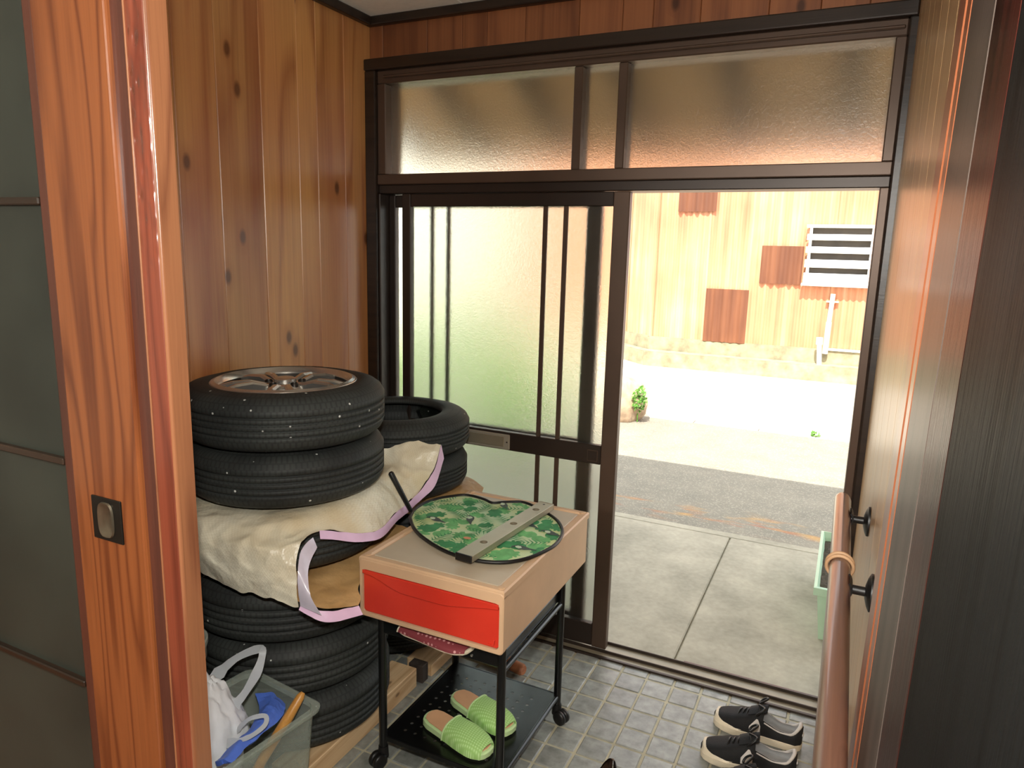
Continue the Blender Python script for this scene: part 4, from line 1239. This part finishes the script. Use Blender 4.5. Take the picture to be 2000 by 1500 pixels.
# flat print
ZP = FZ + 0.0031
def flat(polys, name, mat, dz=0.0):
    bm = bmesh.new()
    for q_, poly in enumerate(polys):
        try:
            bm.faces.new([bm.verts.new((x_, y_, ZP + dz + q_ * (6e-6 if len(polys) > 100 else 1.4e-5))) for x_, y_ in poly])
        except ValueError:
            pass
    o = obj(name, bm, M[mat], fan); o['kind'] = 'stuff'
    return o
def inside(x_, y_, mrg=0.012):
    q = Vector((x_, y_, 0)) - cen
    if q.length < 1e-6: return True
    k = (q.length + mrg) / q.length
    X_, Y_ = cen.x + q.x * k, cen.y + q.y * k
    c = False
    for a, b_ in zip(cl, cl[1:] + cl[:1]):
        if (a.y > Y_) != (b_.y > Y_) and X_ < (b_.x - a.x) * (Y_ - a.y) / (b_.y - a.y) + a.x: c = not c
    return c
rnd = random.Random(11)
birds = [(0.738, -0.676, 0.3), (0.836, -0.621, -0.5), (1.076, -0.743, 0.6), (1.107, -0.599, 0.3), (0.875, -0.455, -0.2), (1.021, -0.568, 0.1)]
big_l, deep_l, fronds = [], [], []
spots = []
for _ in range(900):
    x_, y_ = rnd.uniform(0.63, 1.15), rnd.uniform(-0.88, -0.39)
    if not inside(x_, y_): continue
    if any((x_ - a) ** 2 + (y_ - c) ** 2 < 0.033 ** 2 for a, c, _ in birds): continue
    if any((x_ - a) ** 2 + (y_ - c) ** 2 < 0.036 ** 2 for a, c in spots): continue
    spots.append((x_, y_))
    an = rnd.uniform(0, 2 * PI)
    if len(spots) % 3:
        # broad slit leaf
        L = rnd.uniform(0.034, 0.05); out = big_l if len(spots) % 2 else deep_l
        poly = []
        for k in range(20):
            a_ = 2 * PI * k / 20
            r_ = L * (0.75 + 0.25 * math.cos(a_)) * (0.62 if k % 3 == 1 and 2 < k < 18 else 1.0)
            px, py = r_ * math.cos(a_), 0.75 * r_ * math.sin(a_)
            X_, Y_ = x_ + px * math.cos(an) - py * math.sin(an), y_ + px * math.sin(an) + py * math.cos(an)
            if not inside(X_, Y_, 0.004):
                q = Vector((x_ - X_, y_ - Y_)) * 0.7; X_ += q.x; Y_ += q.y
            poly.append((X_, Y_))
        out.append(poly)
    else:
        for k in range(9):
            s = -0.05 + 0.1 * k / 8
            for sg in (-1, 1):
                L = 0.030 * (1 - abs(s) / 0.075)
                a_ = (s, 0); b_ = (s + 0.014, sg * L); w = 0.0028
                P = []
                for (px, py) in ((a_[0] - w, 0), b_, (a_[0] + w, 0)):
                    P.append((x_ + px * math.cos(an) - py * math.sin(an), y_ + px * math.sin(an) + py * math.cos(an)))
                if all(inside(*p, 0.003) for p in P): fronds.append(P)
flat(big_l, 'leaf_print', 'leaf1', 0.0002)
flat(deep_l, 'dark_leaf_print', 'leaf2', 0.0009)
flat(fronds, 'frond_print', 'leaf2', 0.0016)
bb, bw = [], []
for (x_, y_, an) in birds:
    def tr(P, s=0.031):
        return [(x_ + s * (px * math.cos(an) - py * math.sin(an)), y_ + s * (px * math.sin(an) + py * math.cos(an))) for px, py in P]
    bb.append(tr([(-1.05, 0.15), (-0.9, 0.5), (-0.45, 0.62), (0.0, 0.5), (0.35, 0.2), (0.7, -0.25), (1.3, -0.75), (1.15, -0.8), (0.6, -0.6), (0.1, -0.55), (-0.35, -0.3), (-0.5, 0.1), (-0.75, 0.32), (-0.95, 0.1)]))
    bw.append(tr([(-0.62, 0.38), (-0.30, 0.45), (-0.05, 0.25), (-0.05, -0.12), (-0.35, -0.2), (-0.58, 0.05)]))
flat(bb, 'bird_print', 'bird', 0.0034)
flat(bw, 'bird_throat_print', 'bird_white', 0.0037)
flat([[(0.902 + 0.013 * math.cos(k), -0.76 + 0.009 * math.sin(k)) for k in [q * 0.7 for q in range(9)]]], 'coral_print', 'print_pink', 0.0034)

# ================================================================== SPIRIT LEVEL
lv = thing('spirit_level', 'short aluminium spirit level lying across the green fan', 'level', (0.99, -0.66, FZ + 0.0095))
A_ = Vector((0.977, -0.912, 0)); B_ = Vector((1.018, -0.425, 0))
L_ = (B_ - A_).length; ang = math.atan2(B_.y - A_.y, B_.x - A_.x)
Mlv = Matrix.Translation((A_.x, A_.y, FZ + 0.0118)) @ Matrix.Rotation(ang, 4, 'Z')
wl_ = 0.052
holes = [(0.100, 0.0115), (0.270, 0.0115), (0.415, 0.0115)]
def slab_holes(L, w, th, holes):
    """flat bar with round through-windows"""
    bm = bmesh.new()
    xs_ = [0.0]
    for c_, r in holes: xs_ += [c_ - r - 0.006, c_ + r + 0.006]
    xs_.append(L)
    grid = {}
    def vv(x, y, z):
        k = (round(x, 6), round(y, 6), round(z, 6))
        if k not in grid: grid[k] = bm.verts.new((x, y, z))
        return grid[k]
    y0, y1 = -w / 2, w / 2
    for z in (0.0, th):
        for i in range(len(xs_) - 1):
            a, c = xs_[i], xs_[i + 1]
            if i % 2 == 0:
                bm.faces.new((vv(a, y0, z), vv(c, y0, z), vv(c, y1, z), vv(a, y1, z)))
            else:
                hc, r = holes[i // 2]
                n_ = 16
                H = [vv(hc + r * math.cos(2 * PI * k / n_ - 3 * PI / 4), r * math.sin(2 * PI * k / n_ - 3 * PI / 4), z) for k in range(n_)]
                Qd = [vv(a, y0, z), vv(c, y0, z), vv(c, y1, z), vv(a, y1, z)]
                for s in range(4):
                    for k in range(4):
                        if k < 2: bm.faces.new((Qd[s], H[(4 * s + k + 1) % n_], H[(4 * s + k) % n_]))
                        else: bm.faces.new((Qd[(s + 1) % 4], H[(4 * s + k + 1) % n_], H[(4 * s + k) % n_]))
                    bm.faces.new((Qd[s], Qd[(s + 1) % 4], H[(4 * s + 2) % n_]))
                if z == 0.0:
                    for k in range(n_):
                        p, q = H[k].co, H[(k + 1) % n_].co
                        bm.faces.new((H[k], H[(k + 1) % n_], vv(q.x, q.y, th), vv(p.x, p.y, th)))
    ring = [(x_, y0) for x_ in xs_] + [(x_, y1) for x_ in xs_[::-1]]
    for (ax, ay), (bx_, by_) in zip(ring, ring[1:] + ring[:1]):
        bm.faces.new((vv(ax, ay, 0), vv(bx_, by_, 0), vv(bx_, by_, th), vv(ax, ay, th)))
    bmesh.ops.recalc_face_normals(bm, faces=bm.faces)
    return bm
obj('body', xf(slab_holes(L_, wl_, 0.019, holes), Mlv), M['silver'], lv)
for c_, r in holes:
    obj('vial', xf(tube([(c_, -0.0125, 0.009), (c_, 0.0125, 0.009)], 0.0055, 12), Mlv), M['amber_vial'], lv, True)
    obj('vial_bed', xf(lathe([(0.0, 0.0), (0.0112, 0.0), (0.0112, 0.003), (0, 0.003)], 20, False, (c_, 0, 0.0005)), Mlv), M['grey_panel'], lv)
obj('end_cap', xf(box((-0.006, -wl_ / 2 - 0.001, -0.001), (0.001, wl_ / 2 + 0.001, 0.020), 0.002), Mlv), M['black_plastic'], lv)
obj('end_cap', xf(box((L_ - 0.001, -wl_ / 2 - 0.001, -0.001), (L_ + 0.004, wl_ / 2 + 0.001, 0.020), 0.002), Mlv), M['silver'], lv)
obj('edge_rail', xf(box((0.001, -wl_ / 2 - 0.0012, 0.0135), (L_ - 0.001, -wl_ / 2 + 0.004, 0.0195), 0.0008), Mlv), M['silver'], lv)
obj('hang_hole', xf(lathe([(0.0, 0.0192), (0.004, 0.0192), (0.004, 0.0194), (0, 0.0194)], 14, False, (L_ - 0.018, 0.0, 0)), Mlv), M['black_plastic'], lv)

# ================================================================== FOOTWEAR
def place(bm, toe, heel, z=0.0):
    a = math.atan2(heel[1] - toe[1], heel[0] - toe[0])
    return xf(bm, Matrix.Translation((toe[0], toe[1], z)) @ Matrix.Rotation(a, 4, 'Z'))

def outline(L, wtab, n=28):
    up_, dn = [], []
    for i in range(n + 1):
        s = 0.5 - 0.5 * math.cos(PI * i / n)
        w = interp(wtab, s)
        up_.append((s * L, w)); dn.append((s * L, -w))
    return up_[:-1] + dn[::-1][:-1] if False else up_ + dn[::-1][1:-1]

WT = [(0, 0.0), (0.012, 0.018), (0.05, 0.032), (0.14, 0.044), (0.28, 0.0495), (0.45, 0.045), (0.60, 0.038), (0.78, 0.0365), (0.92, 0.034), (0.985, 0.020), (1.0, 0.0)]
HT = [(0, 0.034), (0.08, 0.050), (0.2, 0.060), (0.34, 0.074), (0.46, 0.088), (0.54, 0.096), (0.62, 0.082), (0.75, 0.064), (0.88, 0.068), (0.96, 0.084), (1.0, 0.080)]
def upper_bm(L, wsc, hsc, zb, holed, n=44, m=26, grow=0.0, s_lo=0.0):
    bm = bmesh.new()
    rows = []
    for i in range(n + 1):
        s = 0.004 + 0.992 * (s_lo + (1 - s_lo) * (0.5 - 0.5 * math.cos(PI * i / n)))
        w = max(interp(WT, s) * wsc - grow, 0.002); h = max(interp(HT, s) * hsc - zb - grow * 0.5, 0.004)
        row = []
        for k in range(m + 1):
            a = PI * k / m
            cx, sx_ = math.cos(a), math.sin(a)
            lean = 1.0 - 0.12 * sx_ ** 2 if s > 0.45 else 1.0
            row.append(bm.verts.new((s * L, w * lean * math.copysign(abs(cx) ** 0.62, cx), zb + h * abs(sx_) ** 0.8)))
        rows.append((s, row))
    for (s0, a), (s1, c) in zip(rows, rows[1:]):
        sm_ = (s0 + s1) / 2
        for k in range(m):
            an = (k + 0.5) / m
            if holed and 0.555 < sm_ < 0.965:
                lim = 0.25 if sm_ < 0.9 else 0.25 + (sm_ - 0.9) * 1.6
                if lim < an < 1 - lim: continue
            bm.faces.new((a[k], a[k + 1], c[k + 1], c[k]))
    bmesh.ops.recalc_face_normals(bm, faces=bm.faces)
    return bm, rows

def sneaker(toe, heel, label, wsc=1.0):
    L = math.hypot(heel[0] - toe[0], heel[1] - toe[1])
    t_ = thing('sneaker', label, 'shoe', ((toe[0] + heel[0]) / 2, (toe[1] + heel[1]) / 2, 0.001), 'black sneakers inside the doorway')
    ol = outline(L, [(s, w * wsc * 1.06 + (0.002 if 0 < s < 1 else 0)) for s, w in WT])
    bm = prism(ol, 0.001, 0.030)
    bmesh.ops.bevel(bm, geom=[e for e in bm.edges if abs(e.verts[0].co.z - e.verts[1].co.z) < 1e-6], offset=0.005, segments=3, affect='EDGES')
    obj('sole', place(bm, toe, heel), M['shoe_white'], t_, True)
    # toe bumper rises in front
    bm = bmesh.new()
    ring = []
    for i in range(15):
        a_ = -1 + 2 * i / 14
        s = 0.012 + 0.30 * abs(a_) ** 2.0
        w = (interp(WT, s) * wsc * 1.03 + 0.0015) * (1 if a_ > 0 else -1)
        if abs(a_) < 0.02: w = 0
        zt_ = 0.030 + 0.016 * (1 - abs(a_))
        ring.append((bm.verts.new((s * L - 0.002, w, 0.024)), bm.verts.new((s * L + 0.004, w * 0.95, zt_)), bm.verts.new((s * L + 0.012, w * 0.86, zt_ + 0.002))))
    for a, c in zip(ring, ring[1:]):
        bm.faces.new((a[0], a[1], c[1], c[0])); bm.faces.new((a[1], a[2], c[2], c[1]))
    bmesh.ops.recalc_face_normals(bm, faces=bm.faces)
    obj('toe_bumper', place(bm, toe, heel), M['shoe_white'], t_, True)
    bm, rows = upper_bm(L, wsc, 1.0, 0.022, True)
    m = 26
    # padded collar follows the opening
    left = []; right = []
    for s, row in rows:
        if 0.56 <= s <= 0.955:
            lim = 0.25 if s < 0.9 else 0.25 + (s - 0.9) * 1.6
            k = int(round(lim * m)); left.append(row[k].co.copy()); right.append(row[m - k].co.copy())
    s_back = [row for s, row in rows if s > 0.962][0]
    back = [s_back[k].co.copy() + Vector((0, 0, 0.001)) for k in range(int(0.40 * m), int(0.62 * m))]
    path = left + back + right[::-1]
    obj('upper', place(bm, toe, heel), M['shoe_black'], t_, True)
    path = [sum((path[min(max(i + d, 0), len(path) - 1)] for d in (-1, 0, 1)), Vector()) / 3 for i in range(len(path))]
    nP = len(path)
    rads = [0.0022 + 0.0042 * max(0, 1 - abs(i - nP / 2) / (nP * 0.30)) for i in range(nP)]
    obj('collar', place(tube(path, rads, 10), toe, heel), M['collar'], t_, True)
    bm, _ = upper_bm(L, wsc, 1.0, 0.026, True, grow=0.004, s_lo=0.5)
    obj('lining', place(bm, toe, heel), M['shoe_lining'], t_, True)
    ol = [(x_ * 0.97 + 0.004, y_ * 0.84) for x_, y_ in outline(L, WT) if x_ > 0.42 * L]
    obj('insole', place(prism(ol, 0.031, 0.036), toe, heel), M['shoe_lining'], t_)
    # tongue
    bm = sheet([[(0.40 * L, -0.026, 0.080), (0.40 * L, 0, 0.088), (0.40 * L, 0.026, 0.080)], [(0.50 * L, -0.028, 0.094), (0.50 * L, 0, 0.106), (0.50 * L, 0.028, 0.094)], [(0.60 * L, -0.024, 0.106), (0.60 * L, 0, 0.120), (0.60 * L, 0.024, 0.106)]], 9, 9, 0.001, 20, 1, 0.006)
    obj('tongue', place(bm, toe, heel), M['shoe_black'], t_, True)
    # laces
    for k in range(5):
        s = 0.30 + 0.048 * k
        w = interp(WT, s) * wsc * 0.55
        pts = []
        for q in range(9):
            u = -1 + 2 * q / 8
            hh = interp(HT, s)
            pts.append(((s + 0.018 * u) * L, w * u, hh + 0.004 - 0.016 * u * u))
        obj('lace', place(tube(pts, 0.0030, 7), toe, heel), M['black_plastic'], t_, True)
    for sg in (-1, 1):
        pts = [(0.50 * L, 0.004 * sg, 0.112)] + [(0.50 * L + 0.012 * math.sin(2.2 * q) + 0.010, sg * (0.010 + 0.034 * math.sin(q)), 0.112 + 0.012 * math.sin(2 * q) - 0.012 * q / 3) for q in (0.5, 1.0, 1.6, 2.2, 2.7)] + [(0.51 * L, 0.006 * sg, 0.110)]
        obj('lace_bow', place(tube(catmull(pts, 22), 0.0036, 7), toe, heel), M['black_plastic'], t_, True)
    # pale side flash
    for sg in (-1, 1):
        rws = []
        for (s, k0, k1) in ((0.43, 0.03, 0.12), (0.47, 0.03, 0.20), (0.51, 0.03, 0.26), (0.55, 0.03, 0.13)):
            w = interp(WT, s) * wsc; h = interp(HT, s) - 0.022
            rw = []
            for q in range(4):
                a = PI * (k0 + (k1 - k0) * q / 3)
                lean = 1.0 - 0.12 * math.sin(a) ** 2 if s > 0.45 else 1
                rw.append((s * L, sg * (w * lean * math.cos(a) ** 0.62 + 0.0015), 0.022 + h * math.sin(a) ** 0.8 + 0.0008))
            rws.append(rw)
        obj('side_flash', place(sheet(rws, 6, 8, 0, 1, 0, 0.0008), toe, heel), M['collar'], t_, True)
    obj('heel_tab', place(box((L - 0.006, -0.010, 0.050), (L + 0.0015, 0.010, 0.058), 0.0015), toe, heel), M['collar'], t_)
    return t_
sneaker((1.590, -0.232), (1.874, -0.248), 'black sneaker with white toe cap nearest the door track')
sneaker((1.580, -0.418), (1.866, -0.392), 'black sneaker between the other two, its white collar facing the handrail')
sneaker((1.590, -0.590), (1.872, -0.530), 'black sneaker closest to the hall step, mostly cut off by the picture edge')

# dark leather shoe, heel towards the door
lsh = thing('leather_shoe', 'dark polished leather shoe standing alone on the tiles', 'shoe', (1.345, -0.78, 0.001))
toe, heel = (1.300, -0.930), (1.365, -0.665)
L = math.hypot(heel[0] - toe[0], heel[1] - toe[1])
obj('sole', place(prism(outline(L, [(s, w * 0.92) for s, w in WT]), 0.001, 0.022, 0.003), toe, heel), M['black_plastic'], lsh)
bm, rows_ = upper_bm(L, 0.88, 0.92, 0.016, True)
obj('upper', place(bm, toe, heel), M['shoe_leather'], lsh, True)
bm, _ = upper_bm(L, 0.88, 0.92, 0.018, True, grow=0.004, s_lo=0.5)
obj('lining', place(bm, toe, heel), M['shoe_leather'], lsh, True)
obj('insole', place(prism([(x_ * 0.97 + 0.004, y_ * 0.80) for x_, y_ in outline(L, WT) if x_ > 0.42 * L], 0.022, 0.026), toe, heel), M['insole'], lsh)

# slippers on the lower shelf
ST = [(0, 0.0), (0.012, 0.020), (0.05, 0.034), (0.15, 0.046), (0.30, 0.049), (0.5, 0.044), (0.70, 0.040), (0.86, 0.038), (0.95, 0.030), (0.99, 0.014), (1.0, 0.0)]
def slipper(toe, heel, z0, label, wsc=1.0, mats=('slip_sole', 'insole', 'rib'), vamp=0.56, group='pale green slippers on the cart shelf', hs=0.62, th=0.026):
    L = math.hypot(heel[0] - toe[0], heel[1] - toe[1])
    t_ = thing('slipper', label, 'slipper', ((toe[0] + heel[0]) / 2, (toe[1] + heel[1]) / 2, z0), group)
    ol = outline(L, [(s, w * wsc) for s, w in ST])
    bm = prism(ol, 0.0, th)
    bmesh.ops.bevel(bm, geom=[e for e in bm.edges if abs(e.verts[0].co.z - e.verts[1].co.z) < 1e-6], offset=min(0.006, th * .4), segments=3, affect='EDGES')
    for v in bm.verts:
        if v.co.z > 0.012: v.co.z += 0.010 * max(0, (v.co.x / L - 0.45))
    obj('sole', place(bm, toe, heel, z0), M[mats[0]], t_, True)
    bm = prism([(L / 2 + (x_ - L / 2) * 0.93, y_ * 0.86) for x_, y_ in ol], th - 0.0015, th + 0.0025, 0.001)
    for v in bm.verts: v.co.z += 0.010 * max(0, (v.co.x / L - 0.45))
    obj('insole', place(bm, toe, heel, z0), M[mats[1]], t_)
    rws = []
    for s in (0.035, 0.08, 0.16, 0.26, 0.36, 0.46, vamp):
        w = interp(ST, s) * wsc * 1.02 + 0.0015; h = th + 0.004 + 0.045 * hs * min(1, s / 0.38) ** 0.7
        rw = []
        for k in range(13):
            a = PI * k / 12
            rw.append(((s + 0.03 * (1 - math.sin(a)) * (1 if s > 0.4 else 0)) * L, w * math.copysign(abs(math.cos(a)) ** 0.7, math.cos(a)), 0.008 + (h - 0.006) * math.sin(a) ** 0.75))
        rws.append(rw)
    obj('vamp', place(sheet(rws, 25, 26, 0.0008, 25, 2, 0.003), toe, heel, z0), M[mats[2]], t_, True)
    rim_ = [Vector(p) for p in rws[-1]]
    obj('vamp_edge', place(tube(catmull(rim_, 25), 0.0026, 8), toe, heel, z0), M[mats[0]], t_, True)
    return t_
ZS = 0.1048
slipper((1.050, -0.872), (0.795, -0.812), ZS, 'pale green fabric slipper nearer the front edge of the cart shelf')
slipper((1.066, -0.752), (0.818, -0.680), ZS, 'pale green fabric slipper further back on the cart shelf')
slipper((1.035, -0.958), (0.790, -0.945), 0.489, 'maroon dotted slipper with white edge tucked under the drawer box', 1.0, ('shoe_white', 'dots', 'dots'), 0.92, None, 0.25, 0.012)

# brown round stick end behind the cart
stx = tag(obj('wooden_stick', tube([(0.905, -0.312, 0.026), (0.896, -0.310, 0.026), (0.80, -0.285, 0.026), (0.66, -0.250, 0.028)], [0.017, 0.022, 0.022, 0.021], 20), M['stick'], None, True), 'round brown wooden stick lying on the tiles behind the cart', 'stick')

# ================================================================== BOX, BAG, BUCKET
bx = thing('storage_bin', 'clear grey plastic storage bin on the floor beside the post', 'bin', (0.56, -1.37, 0.0))
RZ0, RZ1 = 0.002, 0.378
def binring(bm, i, z, r=0.03, n=4):
    x0, x1, y0, y1 = 0.400 + i, 0.700 - i, -1.560 + i, -1.186 - i
    out = []
    for cx_, cy_, a0 in ((x1 - r, y1 - r, 0), (x0 + r, y1 - r, PI / 2), (x0 + r, y0 + r, PI), (x1 - r, y0 + r, 1.5 * PI)):
        for k in range(n + 1):
            a_ = a0 + PI / 2 * k / n
            out.append(bm.verts.new((cx_ + r * math.cos(a_), cy_ + r * math.sin(a_), z)))
    return out
Mb = Matrix.Translation((0.57, -1.37, 0)) @ Matrix.Rotation(-0.12, 4, 'Z') @ Matrix.Translation((-0.57, 1.37, 0))
bm = bmesh.new()
Q = [binring(bm, i_, z_) for i_, z_ in ((0.040, RZ0), (0.036, RZ0 + .002), (0.012, RZ1 - 0.03), (0.012, RZ1 - 0.012))]
for a, c in zip(Q, Q[1:]):
    for k in range(len(a)): bm.faces.new((a[k], a[(k + 1) % len(a)], c[(k + 1) % len(a)], c[k]))
bm.faces.new(Q[0])
bmesh.ops.recalc_face_normals(bm, faces=bm.faces)
obj('walls', xf(bm, Mb), M['clear'], bx)
bm = bmesh.new()
Q = [binring(bm, i_, z_) for i_, z_ in ((0.012, RZ1 - 0.014), (0.000, RZ1 - 0.012), (-0.002, RZ1 - 0.002), (0.002, RZ1), (0.014, RZ1), (0.015, RZ1 - 0.014))]
for a, c in zip(Q, Q[1:] + Q[:1]):
    for k in range(len(a)): bm.faces.new((a[k], a[(k + 1) % len(a)], c[(k + 1) % len(a)], c[k]))
bmesh.ops.recalc_face_normals(bm, faces=bm.faces)
obj('rim', xf(bm, Mb), M['clear'], bx)

bg = thing('carrier_bag', 'crumpled white plastic carrier bag stuffed in the clear storage bin', 'bag', (0.50, -1.36, 0.20))
bm = bmesh.new()
bmesh.ops.create_icosphere(bm, subdivisions=5, radius=1.0)
for v in bm.verts:
    p = v.co.copy()
    d = 1 + 0.22 * noise.noise(p * 1.7 + Vector((3, 1, 0))) + 0.13 * noise.noise(p * 4.2) + 0.07 * noise.noise(p * 9.5) + 0.04 * abs(noise.noise(p * 20))
    q = p * d
    squeeze = 1.0 - 0.25 * max(0, q.z)
    v.co = Vector((0.505 + q.x * 0.062 * squeeze - 0.03 * max(0, q.z) , -1.385 + q.y * 0.105 * squeeze, 0.315 + q.z * 0.165))
obj('film', bm, M['bag'], bg, True)
def ribbon(pts, w, nrm, n=30):
    P = catmull(pts, n)
    bm = bmesh.new(); prev = None
    for i, p in enumerate(P):
        t_ = (P[min(i + 1, n - 1)] - P[max(i - 1, 0)]).normalized()
        s_ = t_.cross(Vector(nrm)).normalized()
        ww = w * (1 + 0.4 * noise.noise(p * 30)) * (1.6 if i < 3 or i > n - 4 else 1)
        a = bm.verts.new(p + s_ * ww + Vector(nrm) * 0.003 * noise.noise(p * 60)); c = bm.verts.new(p - s_ * ww)
        if prev: bm.faces.new((prev[0], a, c, prev[1]))
        prev = (a, c)
    bmesh.ops.solidify(bm, geom=bm.faces[:], thickness=0.001)
    return bm
obj('handle_loop', ribbon([(0.430, -1.310, 0.420), (0.470, -1.265, 0.470), (0.525, -1.235, 0.500), (0.548, -1.240, 0.500), (0.548, -1.262, 0.455), (0.535, -1.300, 0.405), (0.520, -1.330, 0.380)], 0.010, (0.6, -0.7, 0.3)), M['bag'], bg, True)
obj('handle_loop', ribbon([(0.560, -1.350, 0.340), (0.600, -1.345, 0.385), (0.640, -1.330, 0.398), (0.652, -1.345, 0.385), (0.630, -1.375, 0.365), (0.580, -1.400, 0.345)], 0.006, (0.2, -0.5, 0.85)), M['bag'], bg, True)

bl = obj('blue_packet', sheet([[(0.500, -1.225, 0.350), (0.55, -1.220, 0.366), (0.600, -1.220, 0.350)], [(0.572, -1.29, 0.350), (0.605, -1.28, 0.370), (0.632, -1.275, 0.352)], [(0.588, -1.36, 0.345), (0.612, -1.35, 0.364), (0.632, -1.345, 0.350)], [(0.588, -1.45, 0.335), (0.612, -1.45, 0.350), (0.632, -1.44, 0.338)]], 20, 24, 0.010, 13, 9.0, 0.012), M['blue'], None)
tag(bl, 'crumpled blue plastic packet lying in the bin under the white bag', 'packet')
wh = tag(obj('garden_tool', tube([(0.668, -1.222, 0.408), (0.666, -1.230, 0.400), (0.655, -1.262, 0.360), (0.628, -1.335, 0.270), (0.600, -1.42, 0.14), (0.585, -1.47, 0.035)], [0.006, 0.011, 0.0135, 0.013, 0.011, 0.011], 16), M['handle_wood'], None, True), 'yellow wooden garden tool handle leaning in the corner of the clear bin', 'tool')

bk_ = thing('bucket', 'pale grey plastic bucket half hidden between the post and front tyres', 'bucket', (0.262, -1.300, 0.0))
obj('pail', lathe([(0.0, 0.002), (0.075, 0.002), (0.088, 0.42), (0.094, 0.425), (0.094, 0.455), (0.088, 0.456), (0.084, 0.44), (0.072, 0.01), (0.0, 0.01)], 40, False, (0.262, -1.300, 0.0)), M['bucket'], bk_, True)
obj('lid', lathe([(0.0, 0.466), (0.080, 0.466), (0.097, 0.470), (0.099, 0.478), (0.099, 0.490), (0.095, 0.493), (0.086, 0.484), (0.0, 0.484)], 40, False, (0.262, -1.300, -0.010)), M['bucket'], bk_, True)
